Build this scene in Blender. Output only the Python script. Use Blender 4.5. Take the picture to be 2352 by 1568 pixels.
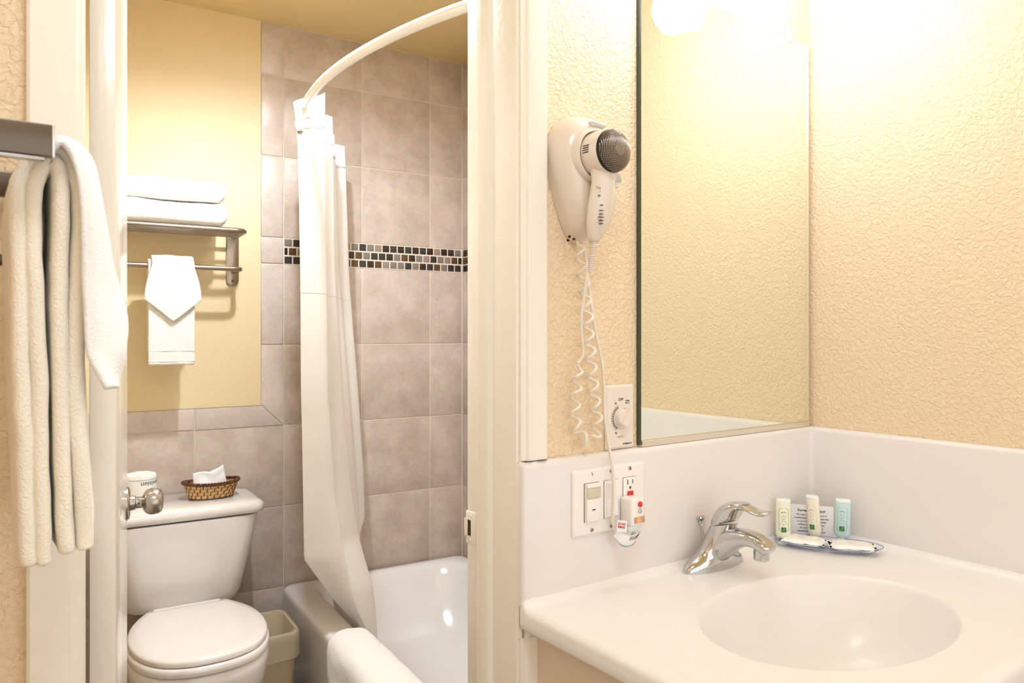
import bpy, bmesh, math, random
from mathutils import Vector, noise, geometry
random.seed(7)
for o in list(bpy.data.objects): bpy.data.objects.remove(o)
scn = bpy.context.scene; COL = scn.collection
PI = math.pi
F = 1720.0; H = 1.30          # focal length in pixels of a 2352 wide frame, eye height
# ------------------------------------------------------------------ camera, world, exposure
cd = bpy.data.cameras.new('camera'); cam = bpy.data.objects.new('camera', cd); COL.objects.link(cam)
cam.location = (0, 0, H); cam.rotation_euler = (PI/2, 0, 0)
cd.sensor_width = 36; cd.lens = F/2352*36; cd.shift_y = -19/2352; cd.clip_start = .02
cd.dof.use_dof = True; cd.dof.focus_distance = 1.75; cd.dof.aperture_fstop = 11
scn.camera = cam
scn.view_settings.view_transform = 'Standard'; scn.view_settings.look = 'None'
scn.view_settings.exposure = 0.76; scn.view_settings.gamma = 1; scn.view_settings.use_curve_mapping = False
w = bpy.data.worlds.new('world'); scn.world = w; w.use_nodes = True
w.node_tree.nodes['Background'].inputs[0].default_value = (.97, .965, .955, 1)
w.node_tree.nodes['Background'].inputs[1].default_value = .95
BATH_LAMP = 1500.0; SHADE_GLOW = 14.5; ROOM_FILL = 5.5
def area(name, loc, rot, size, power, col):
    l = bpy.data.lights.new(name, 'AREA'); l.shape = 'DISK'; l.size = size; l.energy = power; l.color = col
    o = bpy.data.objects.new(name, l); COL.objects.link(o); o.location = loc; o.rotation_euler = rot; return o
area('room_fill_light', (.15, .15, 2.44), (0, 0, 0), .5, ROOM_FILL, (.82, .91, 1))  # added fill to brighten the counter, no fixture here
area('bath_fill_light', (-.35, 2.0, 2.42), (0, 0, 0), .45, 6.5, (.85, .92, 1))  # added soft fill for the bathroom, the lit bulb is modelled separately

# ------------------------------------------------------------------ frames: x right along the wall, y into the wall, z up
class Fr:
    def __init__(s, ox, oy, deg): s.o = (ox, oy); s.a = math.radians(deg); s.c = math.cos(s.a); s.s = math.sin(s.a)
    def inv(s, x, y): return (x*s.c+y*s.s, -x*s.s+y*s.c)
    def w(s, p): return Vector((s.o[0]+p[0]*s.c-p[1]*s.s, s.o[1]+p[0]*s.s+p[1]*s.c, p[2]))
    def hit(s, px, py, ax, val):
        c = list(s.inv(-s.o[0], -s.o[1]))+[H]; d = list(s.inv((px-1176)/F, 1.))+[(765-py)/F]
        i = 'xyz'.index(ax); t = (val-c[i])/d[i]
        return Vector([c[k]+t*d[k] for k in range(3)])
S = Fr((1857-1176)/F*1.72, 1.72, 36.0)           # vanity wall, corner at x = 0
B = Fr((652-1176)/F*2.877, 2.877, 31.35)         # bathroom back wall, tub edge at x = 0
D = Fr(-.5814, 1.03, 25.86)                      # door leaf, y runs along the leaf
# ------------------------------------------------------------------ materials
def srgb(r, g, b):
    f = lambda c: (c/255/12.92) if c/255 <= .04045 else ((c/255+.055)/1.055)**2.4
    return (f(r), f(g), f(b), 1)
class NT:
    def __init__(s, name):
        s.m = bpy.data.materials.new(name); s.m.use_nodes = True; s.t = s.m.node_tree; s.n = s.t.nodes; s.b = s.n['Principled BSDF']
    def node(s, ty, **kw):
        n = s.n.new(ty)
        for k, v in kw.items(): setattr(n, k, v)
        return n
    def link(s, a, b): s.t.links.new(a, b)
def mat(name, col, rough=.5, metal=0, bump=None, var=None, spec=None, coat=0, sss=0, trans=0, ior=None, emis=None, sheen=0, fres=None):
    q = NT(name); b = q.b; b.inputs['Base Color'].default_value = col; b.inputs['Roughness'].default_value = rough
    b.inputs['Metallic'].default_value = metal
    if spec is not None: b.inputs['Specular IOR Level'].default_value = spec
    if coat: b.inputs['Coat Weight'].default_value = coat; b.inputs['Coat Roughness'].default_value = .05
    if sss: b.inputs['Subsurface Weight'].default_value = sss; b.inputs['Subsurface Radius'].default_value = (.02, .015, .01); b.inputs['Subsurface Scale'].default_value = .3
    if trans: b.inputs['Transmission Weight'].default_value = trans
    if ior: b.inputs['IOR'].default_value = ior
    if sheen: b.inputs['Sheen Weight'].default_value = sheen
    if emis: b.inputs['Emission Color'].default_value = emis[0]; b.inputs['Emission Strength'].default_value = emis[1]
    tc = q.node('ShaderNodeTexCoord')
    if bump:
        last = None
        for (sc, det, dist) in bump:
            nz = q.node('ShaderNodeTexNoise'); nz.inputs['Scale'].default_value = sc; nz.inputs['Detail'].default_value = det
            q.link(tc.outputs['Object'], nz.inputs['Vector'])
            bp = q.node('ShaderNodeBump'); bp.inputs['Strength'].default_value = 1; bp.inputs['Distance'].default_value = dist
            q.link(nz.outputs['Fac'], bp.inputs['Height'])
            if last: q.link(last.outputs['Normal'], bp.inputs['Normal'])
            last = bp
        q.link(last.outputs['Normal'], b.inputs['Normal'])
    if var:      # (other colour, scale)
        nz = q.node('ShaderNodeTexNoise'); nz.inputs['Scale'].default_value = var[1]; nz.inputs['Detail'].default_value = 4
        mx = q.node('ShaderNodeMixRGB'); mx.inputs[1].default_value = col; mx.inputs[2].default_value = var[0]
        rp = q.node('ShaderNodeValToRGB'); rp.color_ramp.elements[0].position = .35; rp.color_ramp.elements[1].position = .65
        q.link(tc.outputs['Object'], nz.inputs['Vector']); q.link(nz.outputs['Fac'], rp.inputs['Fac'])
        q.link(rp.outputs['Color'], mx.inputs['Fac']); q.link(mx.outputs['Color'], b.inputs['Base Color'])
    return q.m
def wall_paint(name, col, sc, dist):
    q = NT(name); b = q.b; b.inputs['Base Color'].default_value = col; b.inputs['Roughness'].default_value = .42
    tc = q.node('ShaderNodeTexCoord')
    nz = q.node('ShaderNodeTexNoise'); nz.inputs['Scale'].default_value = sc; nz.inputs['Detail'].default_value = 3; nz.inputs['Distortion'].default_value = .6
    rp = q.node('ShaderNodeValToRGB'); rp.color_ramp.elements[0].position = .38; rp.color_ramp.elements[1].position = .62
    bp = q.node('ShaderNodeBump'); bp.inputs['Distance'].default_value = dist; bp.inputs['Strength'].default_value = .8
    q.link(tc.outputs['Object'], nz.inputs['Vector']); q.link(nz.outputs['Fac'], rp.inputs['Fac'])
    q.link(rp.outputs['Color'], bp.inputs['Height']); q.link(bp.outputs['Normal'], b.inputs['Normal'])
    return q.m
def tile_mat(name, c1, c2, rough=.38):
    q = NT(name); b = q.b; b.inputs['Roughness'].default_value = rough
    tc = q.node('ShaderNodeTexCoord'); oi = q.node('ShaderNodeObjectInfo')
    ad = q.node('ShaderNodeVectorMath', operation='ADD'); sc = q.node('ShaderNodeVectorMath', operation='SCALE'); sc.inputs['Scale'].default_value = 37
    cb = q.node('ShaderNodeCombineXYZ')
    q.link(oi.outputs['Random'], cb.inputs[0]); q.link(oi.outputs['Random'], cb.inputs[1]); q.link(cb.outputs[0], sc.inputs[0])
    q.link(tc.outputs['Object'], ad.inputs[0]); q.link(sc.outputs[0], ad.inputs[1])
    n1 = q.node('ShaderNodeTexNoise'); n1.inputs['Scale'].default_value = 9; n1.inputs['Detail'].default_value = 6; n1.inputs['Roughness'].default_value = .62
    n2 = q.node('ShaderNodeTexNoise'); n2.inputs['Scale'].default_value = 70; n2.inputs['Detail'].default_value = 3
    q.link(ad.outputs[0], n1.inputs['Vector']); q.link(ad.outputs[0], n2.inputs['Vector'])
    rp = q.node('ShaderNodeValToRGB'); rp.color_ramp.elements[0].position = .34; rp.color_ramp.elements[1].position = .68
    rp.color_ramp.elements[0].color = c1; rp.color_ramp.elements[1].color = c2
    q.link(n1.outputs['Fac'], rp.inputs['Fac'])
    mx = q.node('ShaderNodeMixRGB', blend_type='OVERLAY'); mx.inputs['Fac'].default_value = .22
    q.link(rp.outputs['Color'], mx.inputs[1]); q.link(n2.outputs['Color'], mx.inputs[2])
    hs = q.node('ShaderNodeHueSaturation'); hs.inputs['Saturation'].default_value = .95
    mr = q.node('ShaderNodeMapRange'); mr.inputs['To Min'].default_value = .95; mr.inputs['To Max'].default_value = 1.04
    q.link(oi.outputs['Random'], mr.inputs['Value']); q.link(mr.outputs[0], hs.inputs['Value'])
    q.link(mx.outputs[0], hs.inputs['Color']); q.link(hs.outputs[0], b.inputs['Base Color'])
    bp = q.node('ShaderNodeBump'); bp.inputs['Distance'].default_value = .0008; q.link(n1.outputs['Fac'], bp.inputs['Height']); q.link(bp.outputs['Normal'], b.inputs['Normal'])
    return q.m
YEL = srgb(238, 212, 150)
M = {}
M['paint'] = wall_paint('yellow_vanity_paint', srgb(242, 218, 184), 130, .0017)
M['bath_paint'] = wall_paint('yellow_bath_paint', srgb(240, 219, 176), 190, .0006)
M['ceil'] = wall_paint('shaded_ceiling_paint', srgb(226, 202, 146), 190, .0006)  # same yellow paint as the walls, ceiling shade put into a darker colour
M['trim'] = mat('cream_trim_paint', srgb(244, 237, 224), .3, bump=[(60, 2, .0006)])
M['door'] = mat('cream_door_paint', srgb(244, 236, 222), .16, bump=[(45, 2, .0003)])
M['tile'] = tile_mat('taupe_ceramic_tile', srgb(190, 172, 158), srgb(214, 199, 186))
M['bullnose'] = tile_mat('pale_bullnose_tile', srgb(206, 190, 180), srgb(222, 208, 198), .3)
M['grout'] = mat('grout', srgb(222, 208, 194), .8)
M['grout_white'] = mat('pale_grout', srgb(232, 222, 208), .7)
for n, c in dict(m_dark=(52, 38, 26), m_char=(56, 50, 48), m_gray=(128, 118, 108), m_tan=(150, 132, 118), m_brown=(92, 66, 40)).items():
    M[n] = mat('mosaic_glass_'+n[2:], srgb(*c), .12, bump=[(90, 3, .0004)])
M['floor'] = mat('brown_floor', srgb(116, 104, 94), .5, var=(srgb(136, 122, 108), 12))
M['porc'] = mat('white_porcelain', srgb(238, 232, 230), .10, coat=.5)
M['tub'] = mat('white_enamel', srgb(238, 234, 232), .14, coat=.4)
M['marble'] = mat('cultured_marble', srgb(244, 241, 240), .34, coat=.12)
M['splash'] = mat('shaded_cultured_marble', srgb(236, 231, 229), .32, coat=.1)  # same marble as the counter, its upright faces' shade put into the colour
M['chrome'] = mat('chrome', (.60, .60, .61, 1), .07, 1)
M['steel'] = mat('brushed_steel', srgb(176, 164, 152), .28, 1)
M['nickel'] = mat('satin_nickel', srgb(186, 178, 170), .26, 1)
M['dark_metal'] = mat('brushed_rack_metal', srgb(112, 100, 88), .33, 1)
M['bright_end'] = mat('lit_rack_end', srgb(235, 235, 240), .2, .6)  # rack metal again, light on the arm end put into a brighter colour
M['cabinet'] = mat('cream_cabinet_laminate', srgb(226, 208, 186), .4)
M['mirror'] = mat('mirror_silver', (.93, .965, .90, 1), .0, 1)
M['glass_edge'] = mat('mirror_edge_glass', srgb(70, 78, 62), .2)
M['alum'] = mat('bright_aluminium', srgb(232, 226, 214), .25, .8)
M['plastic_white'] = mat('white_plastic', srgb(244, 240, 237), .3)
M['plastic_ivory'] = mat('ivory_plastic', srgb(236, 226, 214), .35)
M['dryer'] = mat('warm_white_abs_plastic', srgb(232, 220, 206), .22, coat=.3)
M['cord'] = mat('white_cord_rubber', srgb(236, 228, 216), .38)
M['seam'] = mat('dark_seam', srgb(96, 84, 74), .6)
M['black'] = mat('black_plastic', srgb(26, 22, 22), .35)
M['mesh_black'] = mat('black_mesh_metal', srgb(52, 48, 48), .4, .4)
M['ink'] = mat('black_ink', srgb(45, 40, 42), .6)
M['ink_gray'] = mat('gray_ink', srgb(150, 150, 150), .6)
M['ink_green'] = mat('soft_green_ink', srgb(92, 128, 96), .6)
M['ink_gold'] = mat('soft_gold_ink', srgb(205, 180, 140), .6)
M['logo_green'] = mat('logo_green_ink', srgb(10, 120, 80), .5)
M['logo_lime'] = mat('logo_lime_ink', srgb(190, 210, 60), .5)
M['red'] = mat('red_plastic', srgb(214, 58, 44), .35)
M['amber'] = mat('lit_amber_lens', srgb(240, 150, 110), .3, emis=(srgb(255, 110, 50), .55))
M['lens_gray'] = mat('smoky_lens', srgb(190, 160, 145), .2)
M['sensor'] = mat('sensor_lens', srgb(212, 204, 184), .25)
M['silver_gray'] = mat('silver_button', srgb(200, 198, 200), .3, .5)
M['soap'] = mat('soap_wrapper', srgb(255, 252, 250), .3)
M['paper'] = mat('white_card', srgb(240, 240, 245), .6)
M['tp'] = mat('toilet_paper', srgb(245, 242, 238), .8)
M['tissue'] = mat('white_tissue_wrap', srgb(242, 240, 244), .35)
M['wicker'] = mat('pale_wicker', srgb(222, 186, 126), .5, var=(srgb(205, 160, 96), 60))
M['wicker_dark'] = mat('dark_wicker', srgb(104, 62, 32), .35, var=(srgb(66, 38, 20), 90))
M['bin'] = mat('beige_bin_plastic', srgb(218, 200, 164), .35)
M['rod'] = mat('white_rod', srgb(240, 234, 226), .25)
M['b_yellow'] = mat('pale_yellow_bottle', srgb(244, 245, 222), .3, sss=.3)
M['b_cream'] = mat('cream_bottle', srgb(248, 241, 226), .3, sss=.3)
M['b_blue'] = mat('pale_blue_bottle', srgb(204, 232, 236), .25, sss=.3)
M['b_cap'] = mat('frosted_cap', srgb(240, 245, 245), .3)
def terry(name, col):
    return mat(name, col, .95, bump=[(300, 3, .0030), (1000, 2, .0006)], sheen=.3, spec=.2)
M['terry'] = terry('white_terry', srgb(250, 247, 244))
M['terry_near'] = mat('shaded_terry_fine', srgb(250, 242, 226), .95, bump=[(480, 3, .0016)], sheen=.3, spec=.2)  # white terry with its shaded side put into a cream colour
M['terry_near_white'] = mat('white_terry_fine', srgb(252, 250, 247), .95, bump=[(480, 3, .0016)], sheen=.3, spec=.2)
def cloth_trans(name, col, fac):
    q = NT(name); q.b.inputs['Base Color'].default_value = col; q.b.inputs['Roughness'].default_value = .75
    tr = q.node('ShaderNodeBsdfTranslucent'); tr.inputs[0].default_value = col
    mx = q.node('ShaderNodeMixShader'); mx.inputs[0].default_value = fac
    q.link(q.b.outputs[0], mx.inputs[1]); q.link(tr.outputs[0], mx.inputs[2]); q.link(mx.outputs[0], q.n['Material Output'].inputs[0])
    return q.m
M['curtain'] = cloth_trans('white_curtain_fabric', srgb(242, 236, 230), .22)
M['curtain_band'] = cloth_trans('white_curtain_header', srgb(252, 250, 248), .12)
def film(name, col, tfac, rough=.12):
    q = NT(name); q.b.inputs['Base Color'].default_value = col; q.b.inputs['Roughness'].default_value = rough
    tr = q.node('ShaderNodeBsdfTransparent'); mx = q.node('ShaderNodeMixShader'); mx.inputs[0].default_value = tfac
    q.link(q.b.outputs[0], mx.inputs[1]); q.link(tr.outputs[0], mx.inputs[2]); q.link(mx.outputs[0], q.n['Material Output'].inputs[0])
    return q.m
M['film'] = film('clear_liner_film', srgb(240, 228, 200), .58)
M['tray'] = film('clear_blue_tray', srgb(232, 236, 250), .8, .08)
M['tray_rim'] = film('clear_blue_tray_rim', srgb(135, 155, 225), .35, .1)
M['clip'] = film('clear_clip', srgb(240, 235, 230), .35, .1)
M['shade'] = mat('lit_glass_shade', (1, 1, 1, 1), .3, emis=((.83, .915, 1, 1), SHADE_GLOW))
M['bulb'] = mat('lit_bulb', (1, 1, 1, 1), .3, emis=((.85, .92, 1, 1), BATH_LAMP))

# ------------------------------------------------------------------ object helpers
BASE = {}
def put(o, fr, base, parent):
    if parent is not None:
        o.parent = parent; BASE[o.name] = BASE[parent.name]
    else:
        o.location = fr.w(base); o.rotation_euler = (0, 0, fr.a); BASE[o.name] = (fr, Vector(base))
    COL.objects.link(o)
def thing(name, label, cat, fr, base, group=None):
    o = bpy.data.objects.new(name, None); o.empty_display_size = .05; put(o, fr, base, None)
    o['label'] = label; o['category'] = cat
    if group: o['group'] = group
    return o
def smooth(me, ang=40):
    for p in me.polygons: p.use_smooth = True
    try: me.set_sharp_from_angle(angle=math.radians(ang))
    except Exception: pass
def obj(name, bm, m, fr=None, base=(0, 0, 0), parent=None, sm=True, kind=None, label=None, cat=None, group=None, ang=40):
    """bm holds frame coordinates (x along wall, y into wall, z height)"""
    b = BASE[parent.name][1] if parent is not None else Vector(base)
    me = bpy.data.meshes.new(name)
    for v in bm.verts: v.co -= b
    bmesh.ops.recalc_face_normals(bm, faces=bm.faces[:])
    bm.to_mesh(me); bm.free(); me.materials.append(m)
    if sm: smooth(me, ang)
    o = bpy.data.objects.new(name, me); put(o, fr, base, parent)
    if kind: o['kind'] = kind
    if label: o['label'] = label
    if cat: o['category'] = cat
    if group: o['group'] = group
    return o
def box(bm, x0, x1, y0, y1, z0, z1, bev=0, seg=2):
    t = bmesh.new(); bmesh.ops.create_cube(t, size=1)
    for v in t.verts: v.co = ((x0+x1)/2+v.co.x*(x1-x0), (y0+y1)/2+v.co.y*(y1-y0), (z0+z1)/2+v.co.z*(z1-z0))
    if bev: bmesh.ops.bevel(t, geom=t.edges[:], offset=bev, segments=seg, profile=.5, affect='EDGES')
    join(bm, t); return bm
def join(bm, t):
    me = bpy.data.meshes.new('tmp'); t.to_mesh(me); t.free(); bm.from_mesh(me); bpy.data.meshes.remove(me)
def B_(*a, **k): return box(bmesh.new(), *a, **k)
def loft(bm, rings, cap0=True, cap1=True, closed=True):
    R = [[bm.verts.new(p) for p in r] for r in rings]
    n = len(R[0])
    for a, b in zip(R, R[1:]):
        for i in range(n if closed else n-1):
            j = (i+1) % n
            try: bm.faces.new((a[i], a[j], b[j], b[i]))
            except ValueError: pass
    if cap0 and closed: bm.faces.new(R[0][::-1])
    if cap1 and closed: bm.faces.new(R[-1])
    return R
def grid(bm, rows): return loft(bm, rows, False, False, False)
def catmull(P, n=8, closed=False):
    P = [Vector(p) for p in P]; out = []; N = len(P)
    rng = N if closed else N-1
    for i in range(rng):
        if closed: a, b, c, d = P[(i-1) % N], P[i], P[(i+1) % N], P[(i+2) % N]
        else: a, b, c, d = P[max(i-1, 0)], P[i], P[i+1], P[min(i+2, N-1)]
        for k in range(n):
            t = k/n
            out.append(.5*((2*b)+(c-a)*t+(2*a-5*b+4*c-d)*t*t+(3*b-a-3*c+d)*t*t*t))
    if not closed: out.append(P[-1])
    return out
def tube(bm, path, r, n=10, closed=False, cap=True):
    P = [Vector(p) for p in path]; N = len(P); rings = []
    up = None
    for i, p in enumerate(P):
        a = P[(i-1) % N] if (closed or i > 0) else P[0]; b = P[(i+1) % N] if (closed or i < N-1) else P[-1]
        t = (b-a).normalized() if (b-a).length > 1e-9 else Vector((0, 0, 1))
        if up is None:
            up = t.cross(Vector((0, 0, 1)));
            if up.length < .1: up = t.cross(Vector((1, 0, 0)))
            up.normalize()
        up = (up-t*up.dot(t)); up.normalize(); s = t.cross(up)
        rr = r(i/(N-1)) if callable(r) else r
        ra, rb = rr if isinstance(rr, tuple) else (rr, rr)
        rings.append([p+up*math.cos(2*PI*k/n)*ra+s*math.sin(2*PI*k/n)*rb for k in range(n)])
    if closed: rings.append(rings[0])
    loft(bm, rings, cap and not closed, cap and not closed)
    if closed: bmesh.ops.remove_doubles(bm, verts=bm.verts[:], dist=1e-6)
    return bm
def lathe(bm, prof, c, axis='z', n=32, cap=True):
    """prof: list of (radius, distance along axis)"""
    rings = []
    for r, h in prof:
        ring = []
        for k in range(n):
            a = 2*PI*k/n; u, v = max(r, 1e-5)*math.cos(a), max(r, 1e-5)*math.sin(a)
            d = {'z': (u, v, h), 'y': (u, h, v), 'x': (h, u, v)}[axis]
            ring.append(Vector(c)+Vector(d))
        rings.append(ring)
    loft(bm, rings, cap, cap); return bm
def rrect(cx, cy, hx, hy, r, z, n=6):
    r = min(r, hx*.999, hy*.999); out = []
    for (sx, sy, a0) in ((1, 1, 0), (-1, 1, PI/2), (-1, -1, PI), (1, -1, 3*PI/2)):
        for k in range(n+1):
            a = a0+PI/2*k/n
            out.append(Vector((cx+sx*(hx-r)+r*math.cos(a), cy+sy*(hy-r)+r*math.sin(a), z)))
    return out
def ell(cx, cy, rx, ry, z, n=40): return [Vector((cx+rx*math.cos(2*PI*k/n), cy+ry*math.sin(2*PI*k/n), z)) for k in range(n)]
def ribbon(bm, pts, wd, closed=False, map_=None, th=0):
    """flat ribbon line in (u,v) mapped to 3D"""
    P = [Vector((p[0], p[1])) for p in pts]; N = len(P); L = []; Rr = []
    for i, p in enumerate(P):
        a = P[(i-1) % N] if (closed or i > 0) else p; b = P[(i+1) % N] if (closed or i < N-1) else p
        t = (b-a); t = t.normalized() if t.length > 0 else Vector((1, 0)); nn = Vector((-t.y, t.x))*wd/2
        L.append(map_(p+nn)); Rr.append(map_(p-nn))
    if closed: L.append(L[0]); Rr.append(Rr[0])
    grid(bm, [L, Rr])
def text_bm(s, size, map_, align='CENTER', bold=0.0, spacing=1.0):
    cu = bpy.data.curves.new('txt', 'FONT'); cu.body = s; cu.size = size; cu.align_x = align; cu.align_y = 'CENTER'
    cu.offset = bold; cu.resolution_u = 2; cu.space_line = spacing
    o = bpy.data.objects.new('txt', cu); COL.objects.link(o)
    dg = bpy.context.evaluated_depsgraph_get(); me = bpy.data.meshes.new_from_object(o.evaluated_get(dg))
    bm = bmesh.new(); bm.from_mesh(me)
    bpy.data.objects.remove(o); bpy.data.meshes.remove(me); bpy.data.curves.remove(cu)
    for v in bm.verts: v.co = map_(v.co)
    return bm
def solid(o, th, off=0, sub=0):
    m = o.modifiers.new('thickness', 'SOLIDIFY'); m.thickness = th; m.offset = off
    if sub: s = o.modifiers.new('sub', 'SUBSURF'); s.levels = sub; s.render_levels = sub
def nz(p, sc, amp): return noise.noise(Vector(p)*sc)*amp

# ================================================================== THE SETTING
CZ = 2.48
fl = obj('floor', B_(-3.2, 1.6, -3.2, 2.6, -.05, 0), M['floor'], S, kind='structure')
ce = obj('ceiling', B_(-3.2, 1.6, -3.2, 2.6, CZ, CZ+.05), M['ceil'], S, kind='structure')
XL, XR, WT = -1.4545, -.8337, .136               # door opening in the vanity wall
bm = bmesh.new()
box(bm, -1.82, XL-.012, 0, WT, 0, CZ); box(bm, XR+.012, .1, 0, WT, 0, CZ); box(bm, XL-.012, XR+.012, 0, WT, 2.06, CZ)
obj('wall_vanity', bm, M['paint'], S, kind='structure', sm=False)
obj('wall_right', B_(0, .12, -1.35, 0, 0, CZ), M['paint'], S, kind='structure', sm=False)
obj('wall_left', B_(-1.94, -1.82, -1.6, WT, 0, CZ), M['paint'], S, kind='structure', sm=False)
# bathroom shell
wb = obj('wall_back', B_(-.97, .87, .0022, .12, 0, CZ), M['grout'], B, kind='structure', sm=False)
obj('painted_panel', B_(-.87, -.086, -.0008, .003, 1.028, CZ), M['bath_paint'], parent=wb, sm=False)
obj('wall_bath_left', B_(-.97, -.85, -1.9, .006, 0, CZ), M['bath_paint'], B, kind='structure', sm=False)
wt = obj('wall_tub_side', B_(.7725, .87, -1.66, .006, 0, CZ), M['grout'], B, kind='structure', sm=False)
obj('wall_shower_end', B_(.02, .776, -1.64, -1.54, 0, CZ), M['bath_paint'], B, kind='structure', sm=False)
# --- tiles: every one its own object, sharing meshes by size
TM = {}
def tile_mesh(wd, ht, th, bev, m, key):
    k = (round(wd, 4), round(ht, 4), key)
    if k not in TM:
        b = bmesh.new(); bmesh.ops.create_cube(b, size=1)
        for v in b.verts: v.co = (v.co.x*wd, v.co.y*th, v.co.z*ht)
        ed = [e for e in b.edges if all(v.co.y < 0 for v in e.verts)]
        bmesh.ops.bevel(b, geom=ed, offset=bev, segments=2, profile=.5, affect='EDGES')
        me = bpy.data.meshes.new(key); b.to_mesh(me); b.free(); me.materials.append(m); smooth(me, 60); TM[k] = me
    return TM[k]
G = .0045
def tile(parent, x0, x1, z0, z1, key='tile', m='tile', side=False, g=G, th=.008, bev=.0016, proud=0, axis_y=None):
    me = tile_mesh(x1-x0-g, z1-z0-g, th, bev, M[m], key if m == 'tile' or key != 'tile' else m)
    o = bpy.data.objects.new(key, me); o.parent = parent; BASE[o.name] = BASE[parent.name]
    if side: o.location = (.776-th/2+.002-proud, (x0+x1)/2, (z0+z1)/2); o.rotation_euler = (0, 0, -PI/2)
    else: o.location = ((x0+x1)/2, .006-th/2+.002-proud, (z0+z1)/2)
    o.location = Vector(o.location)+Vector((0, 0, 0))
    COL.objects.link(o); return o
ZR = [.0195, .3285, .6375, .9465, 1.2555, 1.5645, 1.6645, 1.9735, 2.2825, 2.478]
TXS = [0, .3135, .6155, .770]
for i, z0 in enumerate(ZR[:-1]):
    z1 = ZR[i+1]
    if i != 5 and i >= 1:
        for a, b in zip(TXS, TXS[1:]): tile(wb, a, b, z0, z1)
    if i < 3:
        for a, b in zip([-.85, -.63, -.3195], [-.63, -.3195, 0]): tile(wb, a, b, z0, z1)
    if z0 > 1.0 and not (i == 4 - 1):
        pass
# vertical bullnose strip beside the painted wall and the horizontal one above the wainscot, mitred
ZB = [1.2555, 1.5645, 1.6645, 1.9735, 2.2825, 2.478]
for a, b in zip(ZB, ZB[1:]): tile(wb, -.0875, 0, a, b, key='border_tile', m='bullnose', bev=.004, th=.010)
for a, b in zip([-.85, -.63], [-.63, -.3195]): tile(wb, a, b, .9465, 1.0285, key='border_tile', m='bullnose', bev=.004, th=.010)
def prism(pts, y0, y1, bev):
    b = bmesh.new(); lo = [b.verts.new((p[0], y1, p[1])) for p in pts]; hi = [b.verts.new((p[0], y0, p[1])) for p in pts]
    b.faces.new(hi); b.faces.new(lo[::-1]); n = len(pts)
    for i in range(n): b.faces.new((lo[i], lo[(i+1) % n], hi[(i+1) % n], hi[i]))
    bmesh.ops.bevel(b, geom=[e for e in b.edges if all(abs(v.co.y-y0) < 1e-6 for v in e.verts)], offset=bev, segments=2, profile=.5, affect='EDGES')
    return b
g = G/2
obj('border_tile', prism([(-.3195+g, .9465+g), (-.004, .9465+g), (-.0885, 1.0285-g), (-.3195+g, 1.0285-g)], -.002, .008, .003), M['bullnose'], parent=wb)
obj('border_tile', prism([(-g, .9495), (-g, 1.2555-g), (-.0875+g, 1.2555-g), (-.0875+g, 1.031)], -.002, .008, .003), M['bullnose'], parent=wb)
obj('grout_band', B_(0, .77, .0002, .003, 1.5645, 1.6645), M['grout_white'], parent=wb, sm=False)
# mosaic band: three rows of inch squares, middle row half a square over
P = .0333; keys = ['m_dark', 'm_char', 'm_gray', 'm_brown', 'm_gray', 'm_char', 'm_dark', 'm_tan']
for r in range(3):
    x = 0 if r != 1 else -P/2; n = 0
    while x < .768:
        a, b = max(x, 0), min(x+P, .770)
        if b-a > .006:
            k = keys[(n*3+r*5+(n*n*7+r) % 5) % 8]
            if k == 'm_dark' and n < 6 and r == 0: k = 'm_char'
            tile(wb, a, b, 1.5645+r*P+.0008, 1.5645+(r+1)*P-.0004, key='mosaic_tile', m=k, g=.0045, th=.009, bev=.001).data = tile_mesh(b-a-.0045, P-.0057, .009, .001, M[k], k)
        x += P; n += 1
# tub side wall
YS = [-1.54, -1.24, -.93, -.62, -.31, -.004]
for i, z0 in enumerate(ZR[1:-1]):
    z1 = ZR[i+2]
    if i == 4: continue
    for a, b in zip(YS, YS[1:]): tile(wt, a, b, z0, z1, side=True)
y = -.006
for n in range(24):
    for r in range(3):
        k = keys[(n*5+r*3) % 8]
        tile(wt, y-P, y, 1.5645+r*P+.0008, 1.5645+(r+1)*P-.0004, side=True, key='mosaic_tile').data = tile_mesh(P-.0045, P-.0057, .009, .001, M[k], k)
    y -= P
# --- door frame, casings, stop, strike
def extr(prof, z0, z1):      # prof in (x,y)
    b = bmesh.new(); loft(b, [[Vector((p[0], p[1], z0)) for p in prof], [Vector((p[0], p[1], z1)) for p in prof]]); return b
WTJ = .148
jr = obj('trim_1', B_(XR, XR+.018, -.001, WTJ, 0, 2.06, bev=.0015), M['trim'], S, kind='structure')
obj('door_stop', extr([(XR+.001, .066), (XR-.0085, .068), (XR-.0105, .072), (XR-.0105, .100), (XR-.008, .106), (XR+.001, .108)], 0, 2.05), M['trim'], parent=jr)
pz = .952
sp = obj('strike_plate', prism([(0, pz-.028), (.0, pz+.028), (.001, pz+.028), (.001, pz-.028)], 0, .001, .0001), M['trim'], parent=jr)
sp.hide_render = False
bpy.data.objects.remove(sp)
bm = bmesh.new(); box(bm, XR-.0018, XR+.001, .118, .1505, pz-.029, pz+.029, bev=.0008); box(bm, XR-.005, XR+.0005, .1485, .1515, pz-.016, pz+.016, bev=.001)
sp = obj('strike_plate', bm, M['trim'], parent=jr)
obj('latch_hole', B_(XR-.0024, XR-.0016, .134, .1435, pz-.014, pz+.014), M['black'], parent=sp)
bm = bmesh.new()
for dz in (-.022, .022): lathe(bm, [(.0035, 0), (.0034, -.0009), (.002, -.0014)], (XR-.0018, .136, pz+dz), 'x', 12)
obj('screw', bm, M['trim'], parent=sp)
jl = obj('trim_2', B_(XL-.018, XL, -.001, WTJ, 0, 2.06, bev=.0015), M['trim'], S, kind='structure')
obj('door_stop', B_(XL, XL+.0105, .068, .106, 0, 2.05, bev=.002), M['trim'], parent=jl)
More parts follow.
